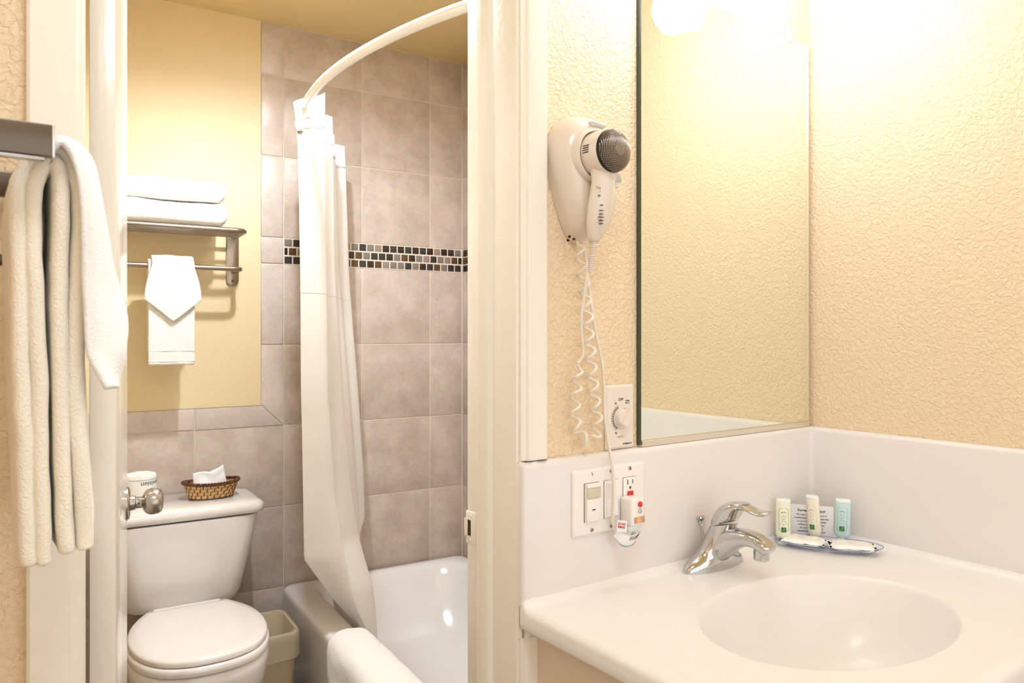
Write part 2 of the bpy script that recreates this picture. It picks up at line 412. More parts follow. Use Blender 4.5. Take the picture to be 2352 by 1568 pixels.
obj('trim_3', B_(XL, XR, -.001, WTJ, 2.042, 2.06, bev=.0015), M['trim'], S, kind='structure')
def casing(xi, sgn, z0, z1):
    pr = [(0, 0), (0, -.0065), (.003, -.0085), (.008, -.0090), (.011, -.0125), (.014, -.0135), (.040, -.0150), (.0475, -.0155), (.0505, -.013), (.0505, 0)]
    return extr([(xi+sgn*p[0], p[1]) for p in pr], z0, z1)
obj('trim_4', casing(XR+.005, 1, 1.0905, 2.10), M['trim'], S, kind='structure', ang=25)
obj('trim_5', casing(XL-.005, -1, 0, 2.10), M['trim'], S, kind='structure', ang=25)
obj('trim_6', casing(XR+.005, 1, 0, .80), M['trim'], S, kind='structure', ang=25)
obj('trim_7', B_(XL-.06, XR+.06, -.015, 0, 2.05, 2.11, bev=.003), M['trim'], S, kind='structure')
# caulk line between jamb and counter end with small chips
bm = extr([(XR+.002, -.0005), (XR+.002, -.006), (XR+.007, -.007), (XR+.0085, -.0005)], .80, 1.0895)
obj('trim_8', bm, M['trim'], S, kind='structure')
bm = bmesh.new()
for (z, h_) in ((1.02, .006), (1.0, .003), (.965, .008), (.93, .004), (.905, .006), (.86, .007)):
    x = XR+.0035+random.uniform(-.001, .001); box(bm, x, x+.0012, -.0072, -.0062, z, z+h_)
box(bm, XR+.006, XR+.022, -.0162, -.0150, 1.0890, 1.0903); box(bm, XR+.034, XR+.052, -.0166, -.0150, 1.0893, 1.0905)
obj('paint_chips', bm, M['seam'], parent=bpy.data.objects['trim_8'])

# --- door leaf
dl = obj('door_1', B_(0, .032, 0, .61, .012, 2.035, bev=.0015), M['door'], D, kind='structure')
kz = .95; ky = .552
bm = bmesh.new(); lathe(bm, [(.0345, .0322), (.0345, .0345), (.032, .0375), (.024, .0392), (.014, .0395)], (0, ky, kz), 'x', 40)
obj('rosette', bm, M['nickel'], parent=dl)
bm = bmesh.new()
lathe(bm, [(.0155, .039), (.0155, .044), (.0145, .0455), (.0145, .048), (.0118, .050), (.0115, .060), (.013, .062), (.019, .0645), (.0245, .070), (.0272, .078), (.0275, .085), (.0262, .092), (.022, .0975), (.014, .1005), (.005, .1015)], (0, ky, kz), 'x', 48)
kn = obj('knob', bm, M['nickel'], parent=dl)
bm = bmesh.new(); lathe(bm, [(.002, 0), (.002, -.0008)], (.055, ky-.0113, kz), 'y', 10); obj('key_hole', bm, M['black'], parent=kn)
bm = bmesh.new(); lathe(bm, [(.0345, -.0002), (.0345, -.003), (.024, -.006), (.0118, -.007), (.0115, -.02), (.019, -.026), (.0272, -.038), (.022, -.05), (.005, -.053)], (0, ky, kz), 'x', 32)
obj('knob', bm, M['nickel'], parent=dl)
for z in (.25, 1.02, 1.80):
    bm = bmesh.new(); lathe(bm, [(.006, z), (.006, z+.09)], (-.006, -.006, 0), 'z', 12); obj('hinge', bm, M['trim'], parent=dl)

# ================================================================== VANITY
CTZ = .852; CX0 = -.833; CYF = -.577
ct = thing('vanity_counter', 'white cultured marble vanity counter with moulded oval sink bowl', 'counter', S, (-.42, -.3, CTZ-.036))
bm = bmesh.new(); NX, NY = 260, 180; rows = []
bcx, bcy, brx, bry, bdep = -.452, -.322, .238, .168, .150
def ctop(x, y):
    z = CTZ
    r = math.sqrt(((x-bcx)/brx)**2+((y-bcy)/bry)**2)
    if r < 1.14:
        kk = .0036; z -= kk*math.log(1+math.exp(min(60, bdep*(1-r**5)/kk)))*min(1, (1.14-r)/.06)
    for dd in (-.018-y, -.018-x):
        c = .016
        if dd < c: q = c-max(dd, 0); z += c-math.sqrt(max(c*c-q*q, 0))
    c = .012
    for dd in (x-CX0, y-CYF):
        if dd < c: q = c-dd; z -= c-math.sqrt(max(c*c-q*q, 0))
    # slight raised rim along the open edges
    for dd in (x-CX0, y-CYF):
        if dd < .05: z += .0022*math.exp(-((dd-.018)/.012)**2)
    return z
def spaced(a, b, n, c):
    return [a+(b-a)*(i/n) for i in range(n+1)]
xs = [CX0+t for t in (0, .0005, .0015, .003, .005, .008, .012)]+[CX0+.012+(-.012-.012-CX0)*(i/NX) for i in range(1, NX+1)]+[-.006, 0]
xs = [CX0+t for t in (0, .0004, .0012, .0025, .0045, .0075)]+[CX0+.012+(-.010-CX0-.012)*(i/NX) for i in range(NX+1)]
ys = [CYF+t for t in (0, .0004, .0012, .0025, .0045, .0075)]+[CYF+.012+(-.010-CYF-.012)*(i/NY) for i in range(NY+1)]
R = grid(bm, [[Vector((x, y, ctop(x, y))) for x in xs] for y in ys])
edge = [r[0] for r in R][::-1]+[v for v in R[0][1:]]
prev = edge
for dz, ins in ((-.020, 0), (-.030, 0), (-.034, .002), (-.036, .006), (-.036, .05)):
    cur = [bm.verts.new((max(v.co.x, CX0+ins) if v.co.x < CX0+.06 else v.co.x, max(v.co.y, CYF+ins), CTZ+dz)) for v in edge]
    for i in range(len(prev)-1):
        bm.faces.new((prev[i], prev[i+1], cur[i+1], cur[i]))
    prev = cur
obj('counter_slab', bm, M['marble'], parent=ct, ang=60)
bm = bmesh.new(); lathe(bm, [(.021, .002), (.021, .004), (.016, .0045), (.014, .002), (.0001, .001)], (bcx, bcy, CTZ-bdep-.001), 'z', 32)
obj('drain', bm, M['chrome'], parent=ct)
def splash_prof(t, r=.010, z0=CTZ+.001, z1=1.0885):
    pr = [(0, z0), (0, z1)]
    for k in range(7):
        a = PI/2*k/6; pr.append((-(t-r)-r*math.sin(a), z1-r+r*math.cos(a)))
    pr += [(-t, z0)]
    return pr
pr = splash_prof(.018)
bm = bmesh.new(); rings = []
for k, (x, dr) in enumerate([(CX0, .006), (CX0+.0015, .003), (CX0+.004, .001), (CX0+.008, 0), (-.001, 0)]):
    rings.append([Vector((x, min(-.0005, p[0]+dr) if p[0] < 0 else -.0005, p[1]-(dr if p[1] > 1.05 else 0))) for p in pr])
loft(bm, rings); obj('backsplash', bm, M['splash'], parent=ct, ang=50)
bm = bmesh.new(); loft(bm, [[Vector((p[0] if p[0] < 0 else -.0005, y, p[1])) for p in pr] for y in (-.002, CYF+.006, CYF+.001)]); obj('side_splash', bm, M['splash'], parent=ct, ang=50)
bm = bmesh.new(); cr = .012; cs = [(-.0175, -.0175)]+[(-.018-cr+cr*math.cos(a), -.018-cr+cr*math.sin(a)) for a in [0]]
cs = [(-.017, -.017), (-.017, -.018-cr)]+[(-.018-cr+cr*math.cos(a), -.018-cr+cr*math.sin(a)) for a in [PI/2*k/6 for k in range(7)]]+[(-.018-cr, -.017)]
loft(bm, [[Vector((p[0], p[1], z)) for p in cs] for z in (CTZ+.004, 1.0785)]); obj('corner_cove', bm, M['splash'], parent=ct, ang=50)
# cabinet
cb = thing('vanity_cabinet', 'cream laminate vanity cabinet under the sink counter', 'cabinet', S, (-.42, -.28, 0))
bm = bmesh.new(); box(bm, -.800, -.782, -.505, -.003, .09, .8145, bev=.001); box(bm, -.782, -.003, -.42, -.02, .09, .11); box(bm, -.782, -.003, -.02, -.003, .09, .8145)
box(bm, -.021, -.003, -.505, -.003, .09, .8145); box(bm, -.782, -.02, -.38, -.37, 0, .09)
obj('cabinet_body', bm, M['cabinet'], parent=cb, sm=False)
obj('face_frame', B_(-.800, -.003, -.520, -.505, .09, .8145, bev=.002), M['cabinet'], parent=cb)
for x0 in (-.79, -.398):
    dr = obj('cabinet_door', B_(x0, x0+.38, -.538, -.521, .11, .78, bev=.004), M['cabinet'], parent=cb)
    bm = bmesh.new(); lathe(bm, [(.006, -.539), (.006, -.551), (.013, -.555), (.012, -.563)], ((x0+.33) if x0 < -.5 else (x0+.05), 0, .70), 'y', 16); obj('knob', bm, M['nickel'], parent=dr)
obj('trim_9', B_(-.822, -.802, -.012, -.001, 0, .8145, bev=.002), M['trim'], S, kind='structure')

# --- faucet
fc = thing('sink_faucet', 'chrome single lever faucet mounted behind the sink bowl', 'faucet', S, (-.40, -.052, CTZ))
fx = -.40; cy = -.052
def ring_e(cx_, cy_, rx, ry, z, n=40, tilt=0, p=2.0):
    out = []
    for k in range(n):
        a = 2*PI*k/n; c_, s_ = math.cos(a), math.sin(a)
        u = math.copysign(abs(c_)**(2/p), c_); v = math.copysign(abs(s_)**(2/p), s_)
        out.append(Vector((cx_+rx*u, cy_+ry*v, z+tilt*(ry*v))))
    return out
bm = bmesh.new()
sec = [(.0835, .029, 0, 0), (.0835, .029, .003, 0), (.081, .0285, .009, 0), (.075, .0275, .015, -.001), (.065, .0265, .021, -.001), (.054, .0258, .027, -.002), (.044, .0252, .034, -.004), (.037, .0262, .042, -.007), (.032, .0262, .052, -.011), (.0290, .026, .064, -.016), (.0278, .0258, .076, -.021), (.0270, .0255, .086, -.025)]
loft(bm, [ring_e(fx, cy+s[3], s[0], s[1], CTZ+s[2], tilt=-.25*(s[2]/.086)) for s in sec])
obj('body', bm, M['chrome'], parent=fc, ang=70)
# spout: arched, thick at the body, flat at the tip
path = [(-.060, .885, .027, .030), (-.078, .897, .027, .026), (-.098, .908, .0255, .0215), (-.118, .915, .024, .0170), (-.138, .9175, .0225, .0140), (-.156, .9155, .021, .0125), (-.170, .909, .020, .0120), (-.1765, .9045, .0175, .0110), (-.1785, .9025, .012, .008)]
bm = bmesh.new(); rings = []
for i, (y, z, hw, hh) in enumerate(path):
    a = path[max(i-1, 0)]; b = path[min(i+1, len(path)-1)]; t = Vector((0, b[0]-a[0], b[1]-a[1])).normalized(); nrm = Vector((0, -t.z, t.y));
    if nrm.z < 0: nrm = -nrm
    rg = []
    for k in range(32):
        an = 2*PI*k/32; c_, s_ = math.cos(an), math.sin(an)
        u = math.copysign(abs(c_)**.75, c_)*hw; v = math.copysign(abs(s_)**.8, s_)*hh
        rg.append(Vector((fx+u, y, z+.006))+nrm*v)
    rings.append(rg)
loft(bm, rings); obj('spout', bm, M['chrome'], parent=fc, ang=70)
bm = bmesh.new(); lathe(bm, [(.0142, .908), (.0142, .8915), (.0134, .8900), (.0105, .8900), (.010, .894)], (fx, -.1605, 0), 'z', 28); obj('aerator', bm, M['chrome'], parent=fc)
# handle: domed cap and lever
bm = bmesh.new()
cap = [(.0262, 0, .089, -.30), (.0272, -.003, .097, -.30), (.0285, -.009, .108, -.28), (.0290, -.016, .118, -.22), (.0275, -.024, .126, -.15), (.0225, -.031, .1315, -.08), (.013, -.037, .1335, -.03), (.004, -.040, .134, 0)]
loft(bm, [ring_e(fx, cy-.026+c[1], c[0], c[0]*.97, CTZ+c[2], tilt=c[3]) for c in cap])
hd = obj('handle', bm, M['chrome'], parent=fc, ang=70)
lev = [(-.092, .9680, .0200, .0150), (-.106, .9765, .0195, .0100), (-.120, .9790, .0180, .0070), (-.135, .9775, .0160, .0052), (-.148, .9745, .0165, .0050), (-.160, .9735, .0175, .0050), (-.170, .9750, .0170, .0050), (-.177, .9775, .0115, .0040), (-.1795, .9785, .006, .0025)]
bm = bmesh.new(); rings = []
for i, (y, z, hw, hh) in enumerate(lev):
    a = lev[max(i-1, 0)]; b = lev[min(i+1, len(lev)-1)]; t = Vector((0, b[0]-a[0], b[1]-a[1])).normalized(); nrm = Vector((0, -t.z, t.y))
    if nrm.z < 0: nrm = -nrm
    rings.append([Vector((fx+math.cos(2*PI*k/24)*hw, y, z))+nrm*math.sin(2*PI*k/24)*hh for k in range(24)])
loft(bm, rings); obj('lever', bm, M['chrome'], parent=hd, ang=70)
bm = bmesh.new(); lathe(bm, [(.0046, 0), (.0044, -.0012), (.003, -.0018)], (fx-.0262, cy-.040, CTZ+.117), 'x', 16); obj('indicator', bm, M['nickel'], parent=hd)
bm = bmesh.new(); tube(bm, [(fx, -.034, CTZ+.02), (fx, -.0215, .932)], .0028, 12); lathe(bm, [(.004, .926), (.0042, .933), (.009, .9365), (.0102, .9395), (.009, .9415), (.003, .942)], (fx, -.0210, 0), 'z', 20)
obj('lift_rod', bm, M['chrome'], parent=fc)

# --- mirror
mr = thing('wall_mirror', 'tall frameless wall mirror reflecting the yellow side wall and lamp', 'mirror', S, (-.285, -.003, 1.0895))
mz1 = 1.958
obj('mirror_glass', B_(-.5515, -.0135, -.0062, -.0057, 1.0935, mz1), M['mirror'], parent=mr, sm=False)
obj('glass_edge', B_(-.5555, -.0105, -.0057, -.0008, 1.0925, mz1+.0008), M['glass_edge'], parent=mr, sm=False)
bm = bmesh.new()
loft(bm, [[Vector((x, p[0], p[1])) for p in [(-.0008, 1.0888), (-.0105, 1.0888), (-.0115, 1.0898), (-.0112, 1.0995), (-.0098, 1.1005), (-.0070, 1.1002), (-.0066, 1.0925), (-.0008, 1.0922)]] for x in (-.5515, -.0125)])
obj('bottom_channel', bm, M['alum'], parent=mr)
obj('side_frame', B_(-.0135, -.0105, -.0085, -.0008, 1.0935, mz1), M['alum'], parent=mr)
obj('side_frame', B_(-.5560, -.5515, -.0085, -.0008, 1.0935, mz1), M['glass_edge'], parent=mr)
for x in (-.085, -.45):
    bm = bmesh.new(); box(bm, x-.010, x+.010, -.0100, -.0008, mz1-.012, mz1+.018, bev=.003)
    lathe(bm, [(.005, -.0100), (.005, -.0125), (.003, -.0135)], (x, 0, mz1+.010), 'y', 16)
    obj('mirror_clip', bm, M['clip'], parent=mr)
# --- vanity light (above the frame; its lamps show in the mirror)
vl = thing('vanity_light', 'two lamp wall light with bright faceted glass shades above the mirror', 'lamp', S, (-.39, -.002, 2.16))
obj('back_plate', B_(-.62, -.16, -.03, -.002, 2.10, 2.22, bev=.008), M['nickel'], parent=vl)
for x in (-.265, -.53):
    ar = bmesh.new(); tube(ar, catmull([(x, -.03, 2.15), (x, -.10, 2.17), (x, -.155, 2.16), (x, -.163, 2.12)], 6), .008, 12); ar = obj('arm', ar, M['nickel'], parent=vl)
    bm = bmesh.new(); rings = []
    for (r, z, sc) in [(.030, 2.128, 0), (.040, 2.11, 0), (.050, 2.085, .3), (.058, 2.055, .6), (.0635, 2.025, 1), (.060, 2.008, 1), (.052, 1.992, 1), (.02, 1.984, 0)]:
        ring = []
        for k in range(16):
            a = 2*PI*k/16; oct_ = (math.cos(PI/8)/math.cos(((a+PI/8) % (PI/4))-PI/8)); rr = r*(1+(oct_-1)*sc)
            ring.append(Vector((x+rr*math.cos(a+.3), -.163+rr*math.sin(a+.3), z-.004*sc*math.cos(4*a))))
        rings.append(ring)
    loft(bm, rings); obj('glass_shade', bm, M['shade'], parent=ar, ang=20)

# --- hair dryer holder
hc = Vector((-.7055, 0, 1.575))
hh = thing('hair_dryer_holder', 'ivory teardrop wall holder on the yellow wall beside the mirror', 'wall holder', S, (-.7055, -.001, 1.455))
outl = [(0, .099), (.032, .092), (.054, .072), (.066, .040), (.0655, .008), (.056, -.030), (.044, -.065), (.032, -.092), (.020, -.110), (.006, -.1185)]
half = outl; full = [(x, z) for x, z in half]+[(-x, z) for x, z in half[::-1] if x > .001]
full = [(p.x, p.y) for p in catmull([(a, b, 0) for a, b in full], 6, closed=True)]
bm = bmesh.new(); rings = []
for (s_, y) in [(1, 0), (1, -.008), (.985, -.018), (.95, -.028), (.89, -.038), (.81, -.046), (.70, -.051), (.5, -.054), (.25, -.055), (.02, -.055)]:
    rings.append([Vector((hc.x+p[0]*s_, y-.001, hc.z+.010*(1-s_)+p[1]*s_)) for p in full])
loft(bm, rings, True, True); obj('shell', bm, M['dryer'], parent=hh, ang=80)
GX, GZ = -.711, 1.597
bm = bmesh.new(); lathe(bm, [(.046, -.046), (.0455, -.058), (.044, -.0635), (.0415, -.0655), (.0395, -.0635), (.039, -.050)], (GX, 0, GZ), 'y', 48); obj('nozzle_collar', bm, M['dryer'], parent=hh, ang=60)
bm = bmesh.new(); box(bm, -.655, -.641, -.048, -.022, 1.552, 1.592, bev=.004); obj('night_light', bm, M['plastic_white'], parent=hh)
bm = bmesh.new(); box(bm, -.657, -.643, -.0505, -.047, 1.562, 1.578, bev=.001); obj('rocker_switch', bm, M['silver_gray'], parent=hh)
bm = bmesh.new(); box(bm, -.718, -.684, -.055, -.036, 1.648, 1.6555, bev=.002); obj('release_button', bm, M['silver_gray'], parent=hh)
bm = bmesh.new()
for (x, z) in ((-.738, 1.4635), (-.728, 1.460), (-.741, 1.457)): lathe(bm, [(.0022, -.021), (.0022, -.024)], (x, 0, z), 'y', 10)
obj('cord_port', bm, M['black'], parent=hh)
# coil cord (retractile) belongs to the dryer
hdv = thing('hair_dryer', 'ivory hair dryer with round black mesh grille docked in its holder', 'hair dryer', S, (GX, -.075, 1.455))
bm = bmesh.new(); lathe(bm, [(.037, -.056), (.038, -.070), (.0375, -.088), (.0358, -.0975), (.033, -.0985), (.030, -.0965)], (GX, 0, GZ), 'y', 48); obj('barrel', bm, M['dryer'], parent=hdv, ang=60)
bm = bmesh.new(); lathe(bm, [(.0352*math.cos(a), -.0975-.0185*math.sin(a)) for a in [PI/2*k/12 for k in range(12)]]+[(.0002, -.116)], (GX, 0, GZ), 'y', 40); gr = obj('grille', bm, M['black'], parent=hdv, ang=80)
bm = bmesh.new()
def gy(r): 
    r = min(r, .0349); return -.0993-.0190*math.sqrt(max(0, 1-(r/.0358)**2))
for k in range(-13, 14):
    v = k*.0026; L = math.sqrt(max(0, .0345**2-v*v))
    for horiz in (0, 1):
        pts = []
        for q in range(9):
            u = -L+2*L*q/8; X, Z = (u, v) if horiz else (v, u)
            pts.append(Vector((GX+X, gy(math.hypot(X, Z)), GZ+Z)))
        tube(bm, pts, .00045, 4)
o = obj('grille_wires', bm, M['steel'], parent=gr); o['kind'] = 'stuff'
bm = bmesh.new(); lathe(bm, [(.0100, -.1140), (.0100, -.1164), (.009, -.1170), (.005, -.1168), (.0002, -.1172)], (GX+.001, 0, GZ+.001), 'y', 24); obj('motor_hub', bm, M['steel'], parent=gr)
bm = bmesh.new(); rings = []
for (x, y, z, rx, ry) in [(GX, -.076, GZ-.022, .026, .020), (GX-.001, -.078, 1.560, .0225, .018), (GX-.001, -.078, 1.548, .0215, .0175), (GX-.001, -.077, 1.530, .0245, .0175), (GX-.002, -.074, 1.510, .0265, .0170), (GX-.003, -.070, 1.490, .0245, .0160), (GX-.005, -.066, 1.472, .0190, .0140), (GX-.007, -.062, 1.458, .0120, .0105), (GX-.007, -.061, 1.452, .0090, .0085)]:
    rings.append([Vector((x+rx*math.cos(a)*(1 if abs(math.cos(a)) < 2 else 1), y+ry*math.sin(a), z)) for a in [2*PI*k/28 for k in range(28)]])
rings = [r for r in rings]
loft(bm, rings); ha = obj('grip', bm, M['dryer'], parent=hdv, ang=70)
def fmap(y): return lambda p: Vector((p[0], y, p[1]))
bm = bmesh.new()
for (z, wd, t_) in ((1.530, .010, .0012), (1.5245, .014, .0008), (1.5225, .014, .0008), (1.508, .006, .0018), (1.500, .007, .0010), (1.494, .006, .0010), (1.489, .009, .0010), (1.483, .005, .0020), (1.478, .004, .0018)):
    box(bm, GX-.017-wd/2+.003, GX-.017+wd/2+.003, -.0895, -.0845, z, z+t_)
tx = text_bm('WARNING', .006, lambda p: Vector((GX-.013+p[0], -.0898, 1.536+p[1]))); join(bm, tx)
o = obj('printed_warning', bm, M['seam'], parent=ha, sm=False)
bm = bmesh.new()
for k in range(4): 
    pts = [(GX-.0382*math.cos(t), GZ-.0382*math.sin(t)) for t in [-.25+k*.10, -.25+k*.10+.05]]
    for y0 in (-.069,):
        a, b = pts; vs = [bm.verts.new((a[0], y0, a[1])), bm.verts.new((b[0], y0, b[1])), bm.verts.new((b[0], y0-.014, b[1])), bm.verts.new((a[0], y0-.014, a[1]))]; bm.faces.new(vs)
obj('barrel_print', bm, M['ink'], parent=hdv, sm=False)
bm = bmesh.new()
for k in range(14):
    z = 1.452-k*.0036; r = .0072-.0002*k; lathe(bm, [(r*.75, z), (r, z-.0004), (r, z-.0022), (r*.75, z-.0026), (r*.7, z-.0036)], (GX-.0068-.0001*k, -.061+.0006*k, 0), 'z', 14)
obj('cord_guard', bm, M['dryer'], parent=hdv)
def sp_(px, py, b): return S.hit(px, py, 'y', -b)
st = [sp_(1350, 600, .052), sp_(1347, 640, .048), sp_(1340, 690, .040), sp_(1335, 730, .034), sp_(1336, 775, .028), sp_(1340, 805, .024), sp_(1336, 822, .022), sp_(1326, 834, .020)]
bm = bmesh.new(); tube(bm, catmull(st, 6), .0027, 8)
hel = [sp_(1328, 838, .022), sp_(1325, 880, .020), sp_(1320, 930, .020), sp_(1322, 975, .020), sp_(1336, 1003, .022), sp_(1352, 1014, .024), sp_(1367, 1003, .024), sp_(1372, 970, .022), sp_(1367, 925, .022), sp_(1361, 870, .022), sp_(1356, 815, .024), sp_(1352, 770, .026), sp_(1350, 730, .028), sp_(1346, 690, .030), sp_(1341, 650, .030), sp_(1336, 615, .030), sp_(1333, 580, .028), sp_(1326, 556, .026)]
cp = catmull(hel, 24)
# arc length helix
Ls = [0]
for a, b in zip(cp, cp[1:]): Ls.append(Ls[-1]+(b-a).length)
hp = []; pitch = .0295; steps = int(Ls[-1]/pitch*16); j = 0; up = Vector((0, 1, 0))
for i in range(steps+1):
    s_ = Ls[-1]*i/steps
    while j < len(Ls)-2 and Ls[j+1] < s_: j += 1
    f_ = (s_-Ls[j])/max(1e-9, Ls[j+1]-Ls[j]); c_ = cp[j].lerp(cp[j+1], min(1, f_)); t = (cp[j+1]-cp[j]).normalized()
    u = (up-t*up.dot(t)).normalized(); v = t.cross(u); a = 2*PI*s_/pitch
    near = min(s_, Ls[-1]-s_); rad = .0088*min(1, near/.012)
    hp.append(c_+u*math.cos(a)*rad*.9+v*math.sin(a)*rad)
tube(bm, hp, .0027, 7); obj('coiled_cord', bm, M['cord'], parent=hdv)
# power cord of the holder and its plug
pc = [sp_(1338, 552, .018), sp_(1343, 585, .020), sp_(1350, 640, .022), sp_(1358, 700, .020), sp_(1370, 770, .018), sp_(1382, 830, .018), sp_(1387, 890, .018), sp_(1388, 950, .020), sp_(1394, 1000, .024), sp_(1402, 1045, .032), sp_(1408, 1085, .038), sp_(1409, 1130, .040), sp_(1408, 1180, .040), sp_(1409, 1205, .040), sp_(1420, 1228, .042), sp_(1438, 1238, .042), sp_(1452, 1232, .040), sp_(1458, 1215, .038)]
cp = catmull(pc, 8)
bm = bmesh.new(); tube(bm, cp, lambda t: (.0028 if t < .3 else .0042, .0028), 10); obj('power_cord', bm, M['cord'], parent=hh)
SPY = -.018
# --- triple switch plate
p0 = sp_(1311, 1079, .018); x0, x1, z0, z1 = -.7311, -.5579, .9515, 1.0655
sw = thing('switch_plate', 'white triple switch and outlet plate on the backsplash', 'switch plate', S, ((x0+x1)/2, SPY, z0))
bm = bmesh.new(); loft(bm, [[Vector((p.x, y, p.y)) for p in rrect((x0+x1)/2, (z0+z1)/2, (x1-x0)/2-i, (z1-z0)/2-i, .004, 0)] for (i, y) in ((0, SPY-.0002), (0, SPY-.003), (.001, SPY-.0048), (.0035, SPY-.0062), (.006, SPY-.0068))])
pl = obj('plate', bm, M['plastic_white'], parent=sw, ang=50)
zc = (z0+z1)/2; FY = SPY-.0068
gx = [(x0+x1)/2-.046, (x0+x1)/2, (x0+x1)/2+.046]
def sunk(x, w_, h_): return B_(x-w_/2, x+w_/2, FY-.0003, FY+.002, zc-h_/2, zc+h_/2)
for x in gx: obj('opening_gap', sunk(x, .0338, .0668), M['seam'], parent=pl, sm=False)
bm = B_(gx[0]-.0165, gx[0]+.0165, FY-.0055, FY, zc-.033, zc+.033, bev=.0015); sn = obj('sensor_switch', bm, M['plastic_ivory'], parent=sw)
bm = B_(gx[0]-.0165, gx[0]+.0165, FY-.010, FY-.005, zc+.026, zc+.033, bev=.0018); obj('sensor_hood', bm, M['plastic_white'], parent=sn)
bm = B_(gx[0]-.0150, gx[0]+.0155, FY-.0085, FY-.005, zc+.0085, zc+.0262, bev=.0012); obj('sensor_lens', bm, M['sensor'], parent=sn)
bm = B_(gx[0]-.0155, gx[0]+.0155, FY-.0070, FY-.005, zc-.032, zc+.0070, bev=.0012); obj('push_pad', bm, M['plastic_white'], parent=sn)
bm = B_(gx[0]-.004, gx[0]+.0035, FY-.0074, FY-.0068, zc-.0130, zc-.0112); obj('indicator_slot', bm, M['black'], parent=sn)
rk = obj('rocker_switch', B_(gx[1]-.0162, gx[1]+.0162, FY-.0020, FY, zc-.0330, zc+.0330, bev=.001), M['plastic_white'], parent=sw)
bm = bmesh.new(); cx = gx[1]
loft(bm, [[Vector((x, y, z)) for (y, z) in ((FY-.0015, zc+.0295), (FY-.0045, zc+.0290), (FY-.0022, zc), (FY-.0068, zc-.0290), (FY-.0015, zc-.0295))] for x in (cx-.0128, cx+.0128)]); obj('paddle', bm, M['plastic_white'], parent=rk, ang=10)
ot = obj('outlet', B_(gx[2]-.0165, gx[2]+.0165, FY-.0022, FY, zc-.033, zc+.033, bev=.0012), M['plastic_white'], parent=sw)
bm = bmesh.new()
for cz in (zc+.0185,):
    box(bm, gx[2]-.0075, gx[2]-.0055, FY-.0026, FY-.002, cz+.0015, cz+.0105); box(bm, gx[2]+.0050, gx[2]+.0068, FY-.0026, FY-.002, cz+.0025, cz+.0100)
    lathe(bm, [(.0026, FY-.002), (.0026, FY-.0026)], (gx[2]-.0004, 0, cz-.0040), 'y', 14)
obj('socket_slots', bm, M['seam'], parent=ot)
obj('reset_button', B_(gx[2]-.0075, gx[2]+.0065, FY-.0042, FY-.002, zc+.0005, zc+.0085, bev=.0007), M['red'], parent=ot)
obj('test_button', B_(gx[2]-.0075, gx[2]+.0065, FY-.0042, FY-.002, zc-.0040, zc-.0020), M['black'], parent=ot)
for x in gx:
    for s_ in (1, -1):
        if x > gx[1] and s_ < 0: continue
        bm = bmesh.new(); lathe(bm, [(.0035, FY+.0005), (.0035, FY-.0006), (.0024, FY-.0016), (.0001, FY-.0019)], (x+.001, 0, zc+s_*.0485), 'y', 16)
        sc_ = obj('screw', bm, M['plastic_white' if x < gx[1] and s_ > 0 else 'steel'], parent=sw)
        bm = bmesh.new(); box(bm, -.0031, .0031, 0, .0006, -.0005, .0005)
        an = random.uniform(-1.2, 1.2)
        for v in bm.verts: v.co = Vector((x+.001+v.co.x*math.cos(an)-v.co.z*math.sin(an), FY-.0022+v.co.y, zc+s_*.0485+v.co.x*math.sin(an)+v.co.z*math.cos(an)))
        obj('slot', bm, M['seam'], parent=sc_)
# plug of the holder: safety plug in the lower socket
pa = sp_(1459, 1178, .036); px0 = -.6035; 
c_ = S.hit(1461, 1178, 'y', -.050); cx = c_.x; cz = c_.z
bm = B_(cx-.0165, cx+.0165, -.056, -.0255, cz-.0215, cz+.0275, bev=.005, seg=3); pg = obj('safety_plug', bm, M['plastic_white'], parent=hh)
bm = B_(cx-.0135, cx+.0135, -.048, -.030, cz-.034, cz-.0205, bev=.004, seg=3); obj('plug_collar', bm, M['b_cap'], parent=pg)
bm = bmesh.new(); lathe(bm, [(.0048, -.055), (.0048, -.0585), (.0035, -.0595), (.0001, -.0598)], (cx+.003, 0, cz+.0165), 'y', 18); obj('reset_button', bm, M['red'], parent=pg)
bm = bmesh.new(); lathe(bm, [(.0044, -.055), (.0044, -.0575), (.0030, -.0583), (.0001, -.0585)], (cx+.003, 0, cz+.0045), 'y', 18); obj('test_button', bm, M['silver_gray'], parent=pg)
obj('indicator_lens', B_(cx-.0105, cx+.0150, -.0572, -.055, cz-.0165, cz-.0055, bev=.0008), M['lens_gray'], parent=pg)
bm = bmesh.new(); lathe(bm, [(.0050, -.0571), (.0050, -.0578), (.003, -.0582), (.0001, -.0583)], (cx-.0005, 0, cz-.011), 'y', 18); obj('pilot_light', bm, M['amber'], parent=pg)
# paper warning tag curled round the cord
bm = bmesh.new(); rows = []
tag = [(1415, 1222, .046), (1426, 1236, .050), (1440, 1243, .052), (1456, 1240, .052), (1464, 1230, .050)]
tc_ = catmull([sp_(*t) for t in tag], 6)
for t in (-.5, -.17, .17, .5): rows.append([p+Vector((.010*t, -.004*t, .020*t*(.8+.4*i/len(tc_)))) for i, p in enumerate(tc_)])
grid(bm, rows); tg = obj('warning_tag', bm, M['paper'], parent=hh); solid(tg, .0003)
bm = bmesh.new()
for i in range(2, len(tc_)-1):
    p = tc_[i]; d_ = Vector((0, -.0012, 0))
    for (t0, t1) in ((-.46, -.38), (.10, .42) if i > 12 else (-.46, -.38)):
        a = p+Vector((.010*t0, -.004*t0, .020*t0))+d_; b = p+Vector((.010*t1, -.004*t1, .020*t1))+d_
        vs = [bm.verts.new(q) for q in (a, a+Vector((.0011, 0, 0)), b+Vector((.0011, 0, 0)), b)]; bm.faces.new(vs)
